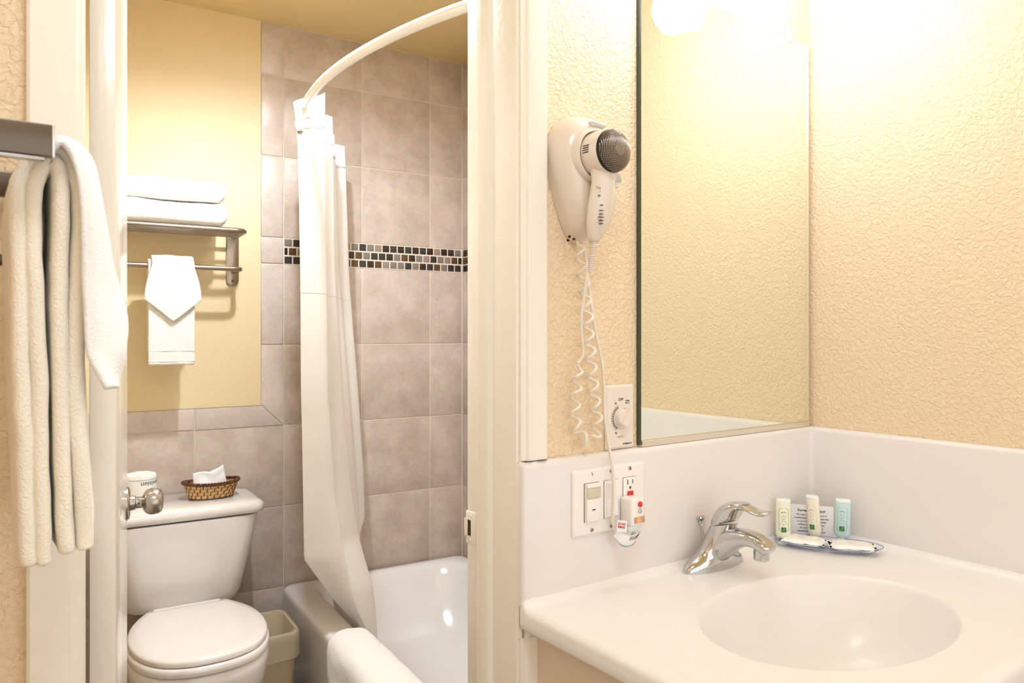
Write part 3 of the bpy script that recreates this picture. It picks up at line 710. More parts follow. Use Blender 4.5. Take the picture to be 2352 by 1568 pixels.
obj('tag_print', bm, M['ink'], parent=tg, sm=False)
a = sp_(1428, 1207, .0545)
bm = text_bm('DO NOT\nREMOVE', .0052, lambda p: a+Vector(((p[0]*.85+p[1]*.3), 0, p[1]*1.0-p[0]*.25)), bold=.0002); obj('tag_lettering', bm, M['red'], parent=tg, sm=False)
tb = bmesh.new(); vs = [tb.verts.new(a+Vector((x, .0006, z))) for x, z in ((-.012, -.008), (.012, -.014), (.014, .006), (-.009, .011))]; tb.faces.new(vs); tf = obj('tag_fold', tb, M['paper'], parent=hh, sm=False); solid(tf, .0003)

# --- fan timer
tm = thing('timer_switch', 'white spring-wound fan timer with knob, between dryer cord and mirror', 'timer', S, (-.6026, -.001, 1.0905))
tx0, tx1, tz0, tz1 = -.6375, -.5675, 1.0905, 1.2065; tcx = -.6015; tcz = 1.146
bm = bmesh.new(); loft(bm, [[Vector((p.x, y, p.y)) for p in rrect((tx0+tx1)/2, (tz0+tz1)/2, (tx1-tx0)/2-i, (tz1-tz0)/2-i, .002, 0)] for (i, y) in ((0, -.001), (0, -.0035), (.004, -.0068))])
obj('plate', bm, M['plastic_ivory'], parent=tm, ang=20)
TY = -.0071
bm = bmesh.new(); lathe(bm, [(.0165, -.0068), (.0163, -.010), (.0150, -.0165), (.0140, -.0180), (.0001, -.0182)], (tcx, 0, tcz), 'y', 36)
kb = obj('knob', bm, M['plastic_ivory'], parent=tm)
bm = bmesh.new(); t = bmesh.new(); bmesh.ops.create_cube(t, size=1)
for v in t.verts:
    u = v.co.x*.036; vv = v.co.z*(.0095 if v.co.x > 0 else .016); a_ = math.radians(58)
    v.co = Vector((tcx+.0015+u*math.cos(a_)-vv*math.sin(a_), -.0185+v.co.y*.013, tcz+.002+u*math.sin(a_)+vv*math.cos(a_)))
bmesh.ops.bevel(t, geom=t.edges[:], offset=.0012, segments=2, affect='EDGES'); join(bm, t)
obj('pointer_grip', bm, M['plastic_ivory'], parent=kb)
bm = bmesh.new(); m_ = lambda p: Vector((p[0], TY, p[1]))
for k in range(24):
    an = math.radians(112+k*5.6); r0 = .0185; r1 = .0255 if k % 2 == 0 else .0225
    c0, s0 = math.cos(an), math.sin(an); ribbon(bm, [(tcx+r0*c0, tcz+r0*s0), (tcx+r1*c0, tcz+r1*s0)], .0011, map_=m_)
for k in range(8):
    an = math.radians(250+k*16); c0, s0 = math.cos(an), math.sin(an); ribbon(bm, [(tcx+.0185*c0, tcz+.0185*s0), (tcx+.0200*c0, tcz+.0200*s0)], .0008, map_=m_)
def tt(s, sz, x, z, bold=.00015): join(bm, text_bm(s, sz, lambda p: Vector((x+p[0], TY, z+p[1])), bold=bold))
tt('OFF', .0072, tcx-.001, tcz+.0335); tt('TURN', .0040, tcx+.0155, tcz+.0305); tt('PAST 2', .0036, tcx+.0155, tcz+.0265); tt('30', .0052, tcx-.0140, tcz+.0270)
tt('5', .0052, tcx+.0225, tcz+.001); tt('10', .0048, tcx+.0205, tcz-.005); tt('20', .0052, tcx-.0130, tcz-.0265)
tt('MINUTES', .0035, tcx-.002, tcz-.034, 0); tt('INTERMATIC', .0040, tcx+.0155, tcz-.0475)
obj('printed_scale', bm, M['ink'], parent=tm, sm=False)

# --- amenity tray, soaps, bottles, card
tcn = Vector((-.115, -.117, CTZ)); ta = math.atan2(-.857, .515); ux = Vector((math.cos(ta), math.sin(ta), 0)); uy = Vector((-math.sin(ta), math.cos(ta), 0))
def TR(u, v, z): return tcn+ux*u+uy*v+Vector((0, 0, z))
def tell(ru, rv, z, n=48, dish=0): return [TR(ru*math.cos(2*PI*k/n), rv*math.sin(2*PI*k/n), z+dish*math.cos(2*PI*k/n)**2) for k in range(n)]
ty = thing('amenity_tray', 'clear oval tray with blue tinted rim beside the faucet', 'tray', S, tcn)
bm = bmesh.new(); loft(bm, [tell(.0001, .0001, .0015), tell(.07, .030, .0012), tell(.088, .040, .003, dish=.001), tell(.100, .048, .007, dish=.003), tell(.104, .053, .0105, dish=.004), tell(.104, .053, .0120, dish=.004), tell(.0985, .0465, .0088, dish=.003), tell(.085, .038, .0045, dish=.001), tell(.07, .029, .003), tell(.0001, .0001, .003)], False, False)
obj('dish', bm, M['tray'], parent=ty)
bm = bmesh.new(); tube(bm, tell(.1042, .0532, .0112, dish=.004), .0009, 8, closed=True); obj('rim', bm, M['tray_rim'], parent=ty)
def soap(name, lab, u0, v0, rot, lift):
    c = TR(u0, v0, lift); a = ta+rot; e1 = Vector((math.cos(a), math.sin(a), 0)); e2 = Vector((-math.sin(a), math.cos(a), 0))
    o = thing(name, lab, 'soap', S, c, 'wrapped soaps on the tray')
    def P3(u, v, z): return c+e1*u+e2*v+Vector((0, 0, z))
    bm = bmesh.new(); rows = []
    NU, NV = 26, 16
    for side in (1, -1):
        rows = []
        for j in range(NV+1):
            row = []
            for i in range(NU+1):
                u = -.046+.092*i/NU; v = -.029+.058*j/NV
                w_ = max(0, 1-(abs(u)/.039)**6)*max(0, 1-(abs(v)/.0275)**6)
                z = .0085+side*(.0065*w_**.6+.0002)+nz((u, v, side+u0*50), 90, .0010)
                if i in (0, NU): u += .0004*(1 if (j % 2) else -1)*(1 if i else -1)
                row.append(P3(u, v, z))
            rows.append(row)
        grid(bm, rows)
    bmesh.ops.remove_doubles(bm, verts=bm.verts[:], dist=.0006)
    s = obj('wrapper', bm, M['soap'], parent=o, ang=70)
    bm = bmesh.new(); mp = lambda p: P3(p[0], p[1], .0161+nz((p[0], p[1], 1+u0*50), 90, .0010)*1)
    ribbon(bm, [(p.x, p.y) for p in rrect(0, 0, .032, .019, .013, 0, 5)], .0007, True, mp)
    obj('printed_border', bm, M['ink_gold'], parent=s, sm=False)
    bm = bmesh.new()
    for (x, y, L, an) in ((-.004, .004, .009, .5), (.004, .002, .008, -.5), (-.002, -.004, .008, -.2), (.008, .005, .005, 1.1), (.0, -.009, .016, .05), (-.010, -.002, .006, 1.0)):
        ribbon(bm, [(x-L/2*math.cos(an), y-L/2*math.sin(an)), (x, y+.0008), (x+L/2*math.cos(an), y+L/2*math.sin(an))], .0009, map_=mp)
    obj('printed_mark', bm, M['ink_gold'], parent=s, sm=False)
soap('wrapped_soap', 'white wrapped soap on the tray end nearest the faucet', -.048, -.006, -.12, .0055)
soap('wrapped_soap', 'white wrapped soap on the tray end farther from the faucet', .046, -.010, .10, .0050)
def bottle(lab, x, y, yaw, mt, lean, hgt=.095, w_=.0150, ink='ink_green'):
    o = thing('toiletry_bottle', lab, 'bottle', S, (x, y, CTZ), 'toiletry bottles beside the tray')
    ca, sa = math.cos(yaw), math.sin(yaw)
    def P3(u, v, z): return Vector((x+u*ca-v*sa+lean*z*ca, y+u*sa+v*ca+lean*z*sa, CTZ+z))
    def rg(rx, ry, z, n=32): return [P3(rx*math.cos(2*PI*k/n), ry*math.sin(2*PI*k/n), z) for k in range(n)]
    d_ = .0125
    bm = bmesh.new(); loft(bm, [rg(.008, .008, 0), (rg(.0105, .0105, .001)), rg(.0105, .0105, .011), rg(.009, .009, .0125)]); obj('cap', bm, M['b_cap'], parent=o)
    bm = bmesh.new(); loft(bm, [rg(.008, .008, .012), rg(.012, .0105, .014), rg(w_*.96, d_*.95, .019), rg(w_, d_, .023), rg(w_, d_*.95, hgt*.5), rg(w_, d_*.72, hgt*.85), rg(w_*1.01, d_*.55, hgt-.006), rg(w_*.97, d_*.45, hgt-.001), rg(w_*.85, d_*.25, hgt+.001)]); bd = obj('bottle_body', bm, M[mt], parent=o, ang=60)
    bm = bmesh.new(); loft(bm, [rg(w_*1.005, d_*.60, hgt-.005), rg(w_*1.01, d_*.57, hgt-.003), rg(w_*.98, d_*.47, hgt+.0003), rg(w_*.85, d_*.28, hgt+.0022)]); obj('frosted_end', bm, M['b_cap'], parent=bd, ang=60)
    def dep(u, z):
        f_ = 1 if z < .023 else (1-.05*(z-.023)/(hgt*.5-.023) if z < hgt*.5 else .95-.23*(z-hgt*.5)/(hgt*.35))
        return d_*f_*math.sqrt(max(0, 1-(u/w_)**2))+.0004
    mp = lambda p: P3(p[0], -dep(p[0], p[1]), p[1])
    bm = bmesh.new(); ribbon(bm, [(p.x, p.y) for p in rrect(0, .054, .0095, .0235, .004, 0, 5)], .0005, True, mp)
    ribbon(bm, [(.0065*math.cos(t), .064+.006*math.sin(t)) for t in [PI*(.2+.6*k/8) for k in range(9)]], .0011, map_=mp)
    for (u, z, L, an) in ((-.002, .062, .006, 1.0), (.003, .061, .005, 2.0), (0, .056, .008, .3), (-.003, .051, .006, 1.2), (.003, .050, .006, 2.2)):
        ribbon(bm, [(u-L/2*math.cos(an), z-L/2*math.sin(an)), (u+.0008, z+.0006), (u+L/2*math.cos(an), z+L/2*math.sin(an))], .0006, map_=mp)
    ribbon(bm, [(-.0085, .0445), (0, .0445), (.0085, .0445)], .0009, map_=mp)
    obj('printed_label', bm, M[ink], parent=bd, sm=False)
    mq = lambda p: P3(p[0], -dep(p[0], p[1])-.0003, p[1])
    bm = bmesh.new(); grid(bm, [[mq((-.005+.0025*i, z)) for i in range(5)] for z in (.0285, .0335, .0385)]); lg = obj('logo_square', bm, M['logo_green'], parent=bd, sm=False)
    mr_ = lambda p: P3(p[0], -dep(p[0], p[1])-.0006, p[1])
    bm = bmesh.new(); ribbon(bm, [(-.003, .031), (-.001, .034), (.002, .0375)], .0007, map_=mr_); ribbon(bm, [(-.0005, .0305), (.001, .0335), (.0035, .036)], .0005, map_=mr_); ribbon(bm, [(-.0045, .0303), (.0045, .0303)], .0005, map_=mr_)
    join(bm, bmesh.new()); o2 = obj('logo_leaf', bm, M['logo_lime'], parent=bd, sm=False)
def face_cam(x, y):
    c = S.inv(-S.o[0], -S.o[1]); return math.atan2(x-c[0], -(c[1]-y)) * 1.0
def yaw_for(x, y):
    cx_, cy_ = S.inv(-S.o[0], -S.o[1]); dx, dy = cx_-x, cy_-y      # bottle front is -y
    return math.atan2(dx, -dy)
bottle('pale yellow toiletry bottle, nearest the faucet', -.161, -.043, yaw_for(-.161, -.043)+.1, 'b_yellow', 0)
bottle('cream toiletry bottle standing in front of the printed card', -.088, -.072, yaw_for(-.088, -.072)-.35, 'b_cream', -.07, .097, .0140, ink='ink_gold')
bottle('pale blue toiletry bottle, nearest the right wall', -.052, -.112, yaw_for(-.05, -.108)-.1, 'b_blue', .02, .093, .0155, ink='ink_gray')
cA = S.hit(1815, 1236, 'z', CTZ+.001); 
cdy = yaw_for(-.085, -.045)
cc = Vector((-.084, -.053, CTZ))
card = thing('notice_card', 'white printed notice card standing behind the toiletry bottles', 'card', S, cc)
ca, sa = math.cos(cdy+.02), math.sin(cdy+.02)
def CP(u, z, off=0): return cc+Vector((u*ca-(off-z*.12)*sa, u*sa+(off-z*.12)*ca, z))
bm = bmesh.new(); pts = rrect(0, .0385, .0500, .0380, .003, 0, 4); fr_ = [CP(p.x, p.y, 0) for p in pts]; bk = [CP(p.x, p.y, .0006) for p in pts]; loft(bm, [fr_, bk]); cdo = obj('card_sheet', bm, M['paper'], parent=card, ang=30)
bm = bmesh.new()
join(bm, text_bm('Forget Something?', .0074, lambda p: CP(p[0]+.006, .0640+p[1], -.0004), bold=.00022))
for i, s in enumerate(['We want to make sure you\'re', 'comfortable. If you have forgotten', 'or are in need of an essential', 'toiletry item, please come', 'to our front desk for a', 'complimentary replacement.']):
    z = .0548-i*.0073; join(bm, text_bm(s, .0050, lambda p: CP(p[0]+.006, z+p[1], -.0004), bold=.00008))
obj('printed_text', bm, M['ink'], parent=cdo, sm=False)

# ================================================================== BATHROOM
# --- bathtub
tb = thing('bathtub', 'white enamel bathtub along the tiled shower wall', 'bathtub', B, (.38, -.77, 0))
TZ = .338; cx, cy2 = .379, -.770; hx, hy = .391, .762
bm = bmesh.new()
R_ = [(hx, hy, .02, 0, 0), (hx, hy, .03, TZ-.03, 0), (hx, hy, .04, TZ-.014, 0), (hx-.004, hy-.002, .04, TZ-.005, 0), (hx-.014, hy-.006, .04, TZ-.0005, 0), (hx-.030, hy-.02, .04, TZ, 0)]
rings = [rrect(cx, cy2, a, b, r, z, 10) for (a, b, r, z, q) in R_]
def inner(l, rr, back, front, r, z):    # insets from the outer edges: left, right, back(wall), front
    x0, x1 = cx-hx+l, cx+hx-rr; y0, y1 = cy2-hy+front, cy2+hy-back
    return rrect((x0+x1)/2, (y0+y1)/2, (x1-x0)/2, (y1-y0)/2, r, z, 10)
rings += [inner(.088, .045, .035, .10, .10, TZ+.001), inner(.098, .055, .045, .112, .12, TZ-.003), inner(.106, .062, .055, .122, .13, TZ-.014), inner(.114, .070, .075, .130, .14, TZ-.05), inner(.128, .082, .135, .145, .15, TZ-.15), inner(.145, .098, .20, .16, .16, TZ-.22), inner(.17, .125, .26, .19, .15, TZ-.265), inner(.21, .16, .31, .24, .12, TZ-.28), inner(.33, .30, .6, .6, .05, TZ-.285)]
loft(bm, rings, True, True); obj('tub_body', bm, M['tub'], parent=tb, ang=70)
# --- curved curtain rod
def rodx(b): return -.115+.312*(b-.88)**2
RZ = 2.0
rd = thing('shower_rod', 'white curved shower curtain rod near the ceiling', 'curtain rod', B, (rodx(.8), -.8, RZ))
bm = bmesh.new(); tube(bm, [(rodx(.006+1.52*i/60), -.006-1.52*i/60, RZ) for i in range(61)], .0128, 16); obj('rod', bm, M['rod'], parent=rd)
for b, s_ in ((.0, -1), (1.536, 1)):
    bm = bmesh.new(); lathe(bm, [(.034, 0), (.034, s_*.005), (.026, s_*.011), (.015, s_*.016)], (rodx(b), -b-.003 if b < 1 else -b, RZ), 'y', 28); obj('wall_flange', bm, M['rod'], parent=rd)
# --- shower curtain: sheet folded along the rod
KEY = {   # height: path of fold points (x, y)
 2.055: [(-0.133, -0.625), (-0.028, -0.6), (-0.06, -0.555), (-0.03, -0.48), (0.045, -0.445), (-0.05, -0.4), (0.09, -0.33), (0.0, -0.25), (0.175, -0.19), (0.06, -0.1), (0.185, -0.07)],
 1.945: [(-0.12, -0.625), (-0.028, -0.6), (-0.064, -0.555), (-0.03, -0.48), (0.048, -0.445), (-0.05, -0.4), (0.094, -0.33), (0.0, -0.25), (0.18, -0.19), (0.06, -0.1), (0.19, -0.07)],
 1.5: [(-0.11, -0.62), (-0.022, -0.6), (-0.058, -0.55), (-0.02, -0.48), (0.055, -0.445), (-0.03, -0.4), (0.11, -0.33), (0.01, -0.25), (0.195, -0.19), (0.07, -0.1), (0.2, -0.07)],
 1.1: [(-0.105, -0.615), (-0.016, -0.6), (-0.045, -0.55), (0.0, -0.48), (0.082, -0.445), (0.0, -0.4), (0.145, -0.33), (0.04, -0.25), (0.228, -0.19), (0.09, -0.1), (0.22, -0.07)],
 0.78: [(-0.098, -0.61), (0.004, -0.6), (-0.015, -0.55), (0.03, -0.48), (0.112, -0.445), (0.045, -0.4), (0.17, -0.33), (0.07, -0.25), (0.25, -0.19), (0.11, -0.1), (0.23, -0.07)],
 0.6: [(-0.093, -0.6), (0.03, -0.605), (0.015, -0.555), (0.06, -0.48), (0.14, -0.445), (0.075, -0.4), (0.185, -0.33), (0.09, -0.25), (0.255, -0.19), (0.12, -0.1), (0.23, -0.07)],
 .45: [(.010, -.560), (.065, -.605), (.055, -.560), (.095, -.530), (.168, -.500), (.098, -.430), (.168, -.380), (.105, -.310), (.175, -.260), (.115, -.19), (.16, -.15)],
 .345: [(.096, -.500), (.110, -.590), (.098, -.555), (.118, -.535), (.178, -.505), (.112, -.430), (.172, -.385), (.112, -.320), (.178, -.270), (.125, -.20), (.165, -.16)],
 .20: [(.130, -.49), (.135, -.570), (.132, -.545), (.142, -.53), (.186, -.510), (.136, -.435), (.176, -.395), (.136, -.330), (.180, -.285), (.14, -.22), (.17, -.18)],
}
zs = sorted(KEY)
def path_at(z):
    z = max(zs[0], min(zs[-1], z))
    for a, b in zip(zs, zs[1:]):
        if a <= z <= b:
            t = (z-a)/(b-a); return [(p[0]*(1-t)+q[0]*t, p[1]*(1-t)+q[1]*t, 0) for p, q in zip(KEY[a], KEY[b])]
def cur_rows(z0, z1, n, tilt=False):
    rows = []
    for i in range(n+1):
        z = z0+(z1-z0)*i/n; pts = catmull(path_at(z), 12); row = []
        for k, p in enumerate(pts):
            zz = z
            s_ = k/12
            if tilt or z > 1.93:
                f_ = max(0, (z-1.85)/.2)
                drop = (.052*max(0, 1-s_) if s_ < 1 else (.028 if s_ < 4 else .055))*f_
                if s_ >= 1 and s_ < 1.4: drop = .070*(s_-1)*f_
                zz = z-drop
            wob = nz((s_*.8, z*3.0, 3.1), 1.0, .006)+nz((s_*2.3, z*7, 9), 1.0, .002)
            q = Vector((p.x+wob*.6, p.y+wob, zz))
            row.append(q)
        rows.append(row)
    return rows
cu = thing('shower_curtain', 'white fabric shower curtain bunched beside the tiled wall', 'shower curtain', B, (.05, -.35, .19))
bm = bmesh.new(); grid(bm, cur_rows(.20, 1.948, 110)); o = obj('curtain_fabric', bm, M['curtain'], parent=cu, ang=180); solid(o, .0012)
bm = bmesh.new(); grid(bm, cur_rows(1.944, 2.055, 10)); o = obj('header_band', bm, M['curtain_band'], parent=cu, ang=180); solid(o, .0024)
# hem seams: thin ridges
for z in (1.946, 1.425):
    bm = bmesh.new(); r_ = cur_rows(z, z+.001, 1)[0]; tube(bm, r_, .0015, 5); obj('seam', bm, M['curtain'], parent=cu)
for k, (s_, yy) in enumerate(((.45, -.609), (4.5, -.44), (6.5, -.30), (8.5, -.15))):
    xr = rodx(-yy); bm = bmesh.new()
    pts = [(xr+.024*math.cos(t), yy-.010+.004*math.sin(2*t), RZ-.012+.026*math.sin(t)) for t in [2*PI*q/28 for q in range(28)]]
    tube(bm, pts, lambda t: (.0022, .0035), 8, closed=True); obj('grommet_ring', bm, M['curtain_band'], parent=cu)
# --- bath mat over the tub edge
mt = bmesh.new(); rows = []
sec = [(-.030, .10), (-.030, .18), (-.029, .26), (-.027, .315), (-.018, .343), (.004, .356), (.035, .359), (.065, .357), (.088, .350), (.102, .332), (.111, .300), (.118, .24), (.125, .18)]
sc = catmull([(a, 0, b) for a, b in sec], 5)
for i in range(31):
    y = -.655-.62*i/30; row = []
    for k, p in enumerate(sc):
        e = .020*math.sin(min(1, i/2.5)*PI/2) if i < 3 else .020
        outw = 0 if k > 18 else (18-k)/18*.012*math.sin(i*.5)
        yy = y + (.035*(1-abs(k/len(sc)*2-1)) - .10*max(0, .35-k/len(sc)) if True else 0)*(1-i/30)
        row.append(Vector((p.x-outw, yy, p.z))+Vector((nz((i*.3, k*.2, 0), 1, .003), 0, nz((i*.3, k*.2, 5), 1, .002))))
    rows.append(row)
grid(mt, rows)
o = obj('bath_mat', mt, M['terry'], B, (.03, -.95, .345), label='white terry bath mat draped over the bathtub edge', cat='bath mat', ang=180); solid(o, .012, 1, 1)

# --- toilet
TX = -.380
tl = thing('toilet', 'white porcelain toilet against the tiled back wall', 'toilet', B, (TX, -.4, 0))
def bl(p, t): return p
bm = bmesh.new()
secs = [(.392, .165, -.222, -.040, .04, -.385), (.396, .172, -.228, -.036, .045, -.383), (.42, .180, -.235, -.033, .05, -.380), (.50, .196, -.243, -.030, .045, -.378), (.60, .214, -.250, -.026, .04, -.376), (.672, .228, -.254, -.022, .035, -.376), (.680, .228, -.254, -.022, .035, -.376)]
def tank_ring(z, hw, yf, yb, r, c):
    rg = rrect(c, (yf+yb)/2, hw, (yb-yf)/2, r, z, 8)
    return [Vector((p.x, p.y-.014*max(0, 1-((p.x-c)/hw)**2)*(1 if p.y < (yf+yb)/2 else 0), p.z)) for p in rg]
rg = [tank_ring(z, hw, yf, yb, r, c) for (z, hw, yf, yb, r, c) in secs]
# dense front: resample by subdividing the long sides
loft(bm, rg); bmesh.ops.subdivide_edges(bm, edges=[e for e in bm.edges if e.calc_length() > .12 and abs(e.verts[0].co.z-e.verts[1].co.z) < .001], cuts=14)
for v in bm.verts:
    t = (v.co.z-.39)/.29; hw = .170+.058*t
    if v.co.y < -.20: v.co.y -= .012*max(0, 1-((v.co.x-TX)/hw)**2)
obj('tank', bm, M['porc'], parent=tl, ang=60)
bm = bmesh.new(); lid = [(.236, .684, -.260), (.243, .688, -.268), (.246, .700, -.272), (.245, .714, -.270), (.238, .722, -.262), (.225, .7265, -.246), (.19, .7285, -.22)]
loft(bm, [rrect(-.376, (yf-.014)/2, hw, abs(yf+.014)/2, .035, z, 8) for hw, z, yf in lid]); obj('tank_lid', bm, M['porc'], parent=tl, ang=70)
bm = bmesh.new(); lathe(bm, [(.011, -.262), (.011, -.275)], (-.580, 0, .64), 'y', 20); tube(bm, [(-.580, -.278, .64), (-.586, -.280, .622), (-.590, -.281, .60)], .005, 10); obj('flush_lever', bm, M['chrome'], parent=tl)
def egg(sc, z, yo=0, hing=True, pts=None, yb=-.352, yf=-.800):
    H_ = [(.118, yb), (.150, yb-.055), (.175, yb-.125), (.1855, yb-.205), (.180, yb-.285), (.158, yb-.355), (.118, yb-.410), (.062, yb-.440), (0, yf)]
    if pts: H_ = pts
    full_ = [(x, y) for x, y in H_]+[(-x, y) for x, y in H_[-2::-1]]
    cyy = yb-.2; out = []
    for p in catmull([(a, b, 0) for a, b in full_], 6): out.append(Vector((TX-.012+p.x*sc, cyy+(p.y-cyy)*sc+yo, z)))
    return out
bm = bmesh.new(); loft(bm, [egg(.985, .4215), egg(1.0, .4235), egg(1.0, .433), egg(.99, .4375), egg(.965, .4405), egg(.85, .4425), egg(.4, .444), egg(.02, .4445)]); ld = obj('toilet_lid', bm, M['porc'], parent=tl, ang=60)
bm = bmesh.new(); box(bm, TX-.112, TX+.088, -.366, -.338, .420, .4405, bev=.006); obj('hinge_bar', bm, M['porc'], parent=ld)
bm = bmesh.new(); loft(bm, [egg(1.0, .396), egg(1.025, .398), egg(1.03, .406), egg(1.025, .415), egg(1.005, .4195), egg(.98, .4205)]); obj('seat', bm, M['porc'], parent=tl, ang=60)
bm = bmesh.new(); pts_ = [v for v in egg(1.006, .4205) if -.775 > v.y]
for a, b in zip(pts_, pts_[1:]):
    if a.x > TX-.07 and b.x < TX+.05 or True:
        pass
xs_ = sorted(pts_, key=lambda v: v.x)
bm.free()
bm = bmesh.new(); rr = [(1.0, .394), (1.02, .386), (1.02, .36), (1.0, .33), (.93, .27), (.80, .18), (.66, .09), (.60, .03), (.62, 0)]
loft(bm, [egg(s_, z, yo=(.0 if z > .3 else .06*(.3-z)/.3)) for s_, z in rr], True, True); obj('bowl', bm, M['porc'], parent=tl, ang=70)
bm = bmesh.new(); box(bm, TX-.115, TX+.095, -.40, -.05, .20, .391, bev=.03, seg=4); obj('bowl_shelf', bm, M['porc'], parent=tl)
bm = bmesh.new(); tube(bm, catmull([(-.60, -.004, .19), (-.60, -.05, .19), (-.60, -.06, .25), (-.585, -.09, .33), (-.545, -.12, .40)], 8), .006, 10); lathe(bm, [(.014, -.03), (.014, -.07), (.009, -.08)], (-.60, 0, .19), 'y', 16); lathe(bm, [(.025, -.003), (.02, -.01)], (-.60, 0, .19), 'y', 20)
obj('supply_valve', bm, M['chrome'], parent=tl)
# --- on the tank
TLZ = .7285
tp = thing('toilet_roll', 'wrapped toilet paper roll on the toilet tank lid', 'toilet paper', B, (-.508, -.140, TLZ))
c = (-.508, -.140, 0); rr = .049
bm = bmesh.new(); lathe(bm, [(.018, TLZ+.003), (rr-.004, TLZ+.0005), (rr, TLZ+.006), (rr, TLZ+.098), (rr-.003, TLZ+.104), (.036, TLZ+.106), (.024, TLZ+.1045), (.016, TLZ+.098), (.015, TLZ+.02)], c, 'z', 48, cap=False)
for v in bm.verts: v.co += Vector((nz(v.co, 60, .0012), nz(v.co+Vector((5, 5, 5)), 60, .0012), nz(v.co, 80, .0030) if v.co.z > TLZ+.102 else 0))
pr_ = obj('paper_wrap', bm, M['tp'], parent=tp, ang=60)
def cyl(u0): 
    def f(p):
        a = u0+p[0]/rr; return Vector((c[0]+(rr+.0013)*math.sin(a), c[1]-(rr+.0013)*math.cos(a), p[1]))
    return f
cm = cyl(.62)
bm = text_bm('envision', .0205, lambda p: cm((-p[0], TLZ+.077-p[1])), bold=.0002); obj('printed_name', bm, M['ink_green'], parent=pr_, sm=False)
bm = bmesh.new()
for k, (z, L) in enumerate(((.058, .034), (.053, .030), (.047, .034), (.036, .026), (.031, .022))):
    ribbon(bm, [(-L/2+L*i/8, TLZ+z) for i in range(9)], .0014, map_=cm)
for z in (.101, .099):
    ribbon(bm, [(-.07+.11*i/12, TLZ+z-.011) for i in range(13)], .0008, map_=cm)
obj('printed_lines', bm, M['ink_gray'], parent=pr_, sm=False)
# basket
bc = Vector((-.286, -.140, TLZ)); bk_ = thing('wicker_basket', 'small oval wicker basket with dark braided rim on the tank lid', 'basket', B, bc)
def bel(rx, ry, z, n=96, wob=0): return [bc+Vector((rx*math.cos(2*PI*k/n), ry*math.sin(2*PI*k/n), z)) for k in range(n)]
NS = 44; wv = bmesh.new(); dk = bmesh.new()
def brad(t): return (.070+.018*t, .042+.013*t)
rowsN = 4
for r in range(rowsN):
    z0 = .004+.012*r; z1 = z0+.0118; pts = []
    rings = []
    for (off, z) in ((-.0016, z0), (.0004, z0+.001), (.0012, (z0+z1)/2), (.0004, z1-.001), (-.0016, z1)):
        ring = []
        for k in range(NS*4):
            a = 2*PI*k/(NS*4); rx, ry = brad(z/.055); w_ = off+.0011*math.cos(a*NS/2+PI*r)
            ring.append(bc+Vector(((rx+w_)*math.cos(a), (ry+w_)*math.sin(a), z)))
        rings.append(ring)
    loft(wv, rings, False, False)
    for k in range(NS//2):
        a = 2*PI*(k*2+1-(r % 2))/NS + .03; rx, ry = brad((z0+.006)/.055); 
        pts = []
        for dz in (0, .006, .0125):
            rx, ry = brad((z0+dz)/.055); aa = a+(dz-.006)*2.2
            pts.append(bc+Vector(((rx+.0010)*math.cos(aa), (ry+.0010)*math.sin(aa), z0+dz)))
        tube(dk, pts, .0016, 5)
o = obj('weavers', wv, M['wicker'], parent=bk_, ang=60); o['kind'] = 'stuff'; solid(o, .0012)
o = obj('stakes', dk, M['wicker_dark'], parent=bk_); o['kind'] = 'stuff'
bm = bmesh.new(); loft(bm, [bel(.068, .040, .003), bel(.06, .034, .004)], False, True); obj('basket_floor', bm, M['wicker'], parent=bk_)
bm = bmesh.new()
for ph in (0, 2*PI/3, 4*PI/3):
    pts = []
    for k in range(240):
        a = 2*PI*k/240; tw = a*18+ph; rx, ry = .0905+.0038*math.cos(tw), .0575+.0038*math.cos(tw); lift = .005*math.cos(a)**2
        pts.append(bc+Vector((rx*math.cos(a), ry*math.sin(a), .0535+lift+.0036*math.sin(tw))))
    tube(bm, pts, .0030, 7, closed=True)
o = obj('braided_rim', bm, M['wicker_dark'], parent=bk_)
bm = bmesh.new(); 
pts = [bc+Vector(((.071)*math.cos(a), .043*math.sin(a), .0035)) for a in [2*PI*k/80 for k in range(80)]]; tube(bm, pts, .003, 6, closed=True); obj('base_coil', bm, M['wicker_dark'], parent=bk_)
# tissue packet leaning in the basket
bm = bmesh.new(); rows = []
for j in range(13):
    v = j/12; row = []
    for i in range(19):
        u = i/18; x = bc.x-.058+.112*u; top = .088+.004*math.sin(u*5)+(.026*max(0, (u-.55)/.45)); z = .012+(top-.012)*v
        y_ = bc.y-.018+.020*v+nz((u*3, v*3, 2), 1, .008)
        row.append(Vector((x-.012*(v)*(u-.2)+(-.004*v), y_, TLZ+z)))
    rows.append(row)
grid(bm, rows); o = obj('tissue_packet', bm, M['tissue'], B, bc+Vector((0, -.01, .012)), label='crinkled white wrapped tissue packet standing in the wicker basket', cat='tissue packet', ang=50); solid(o, .003)

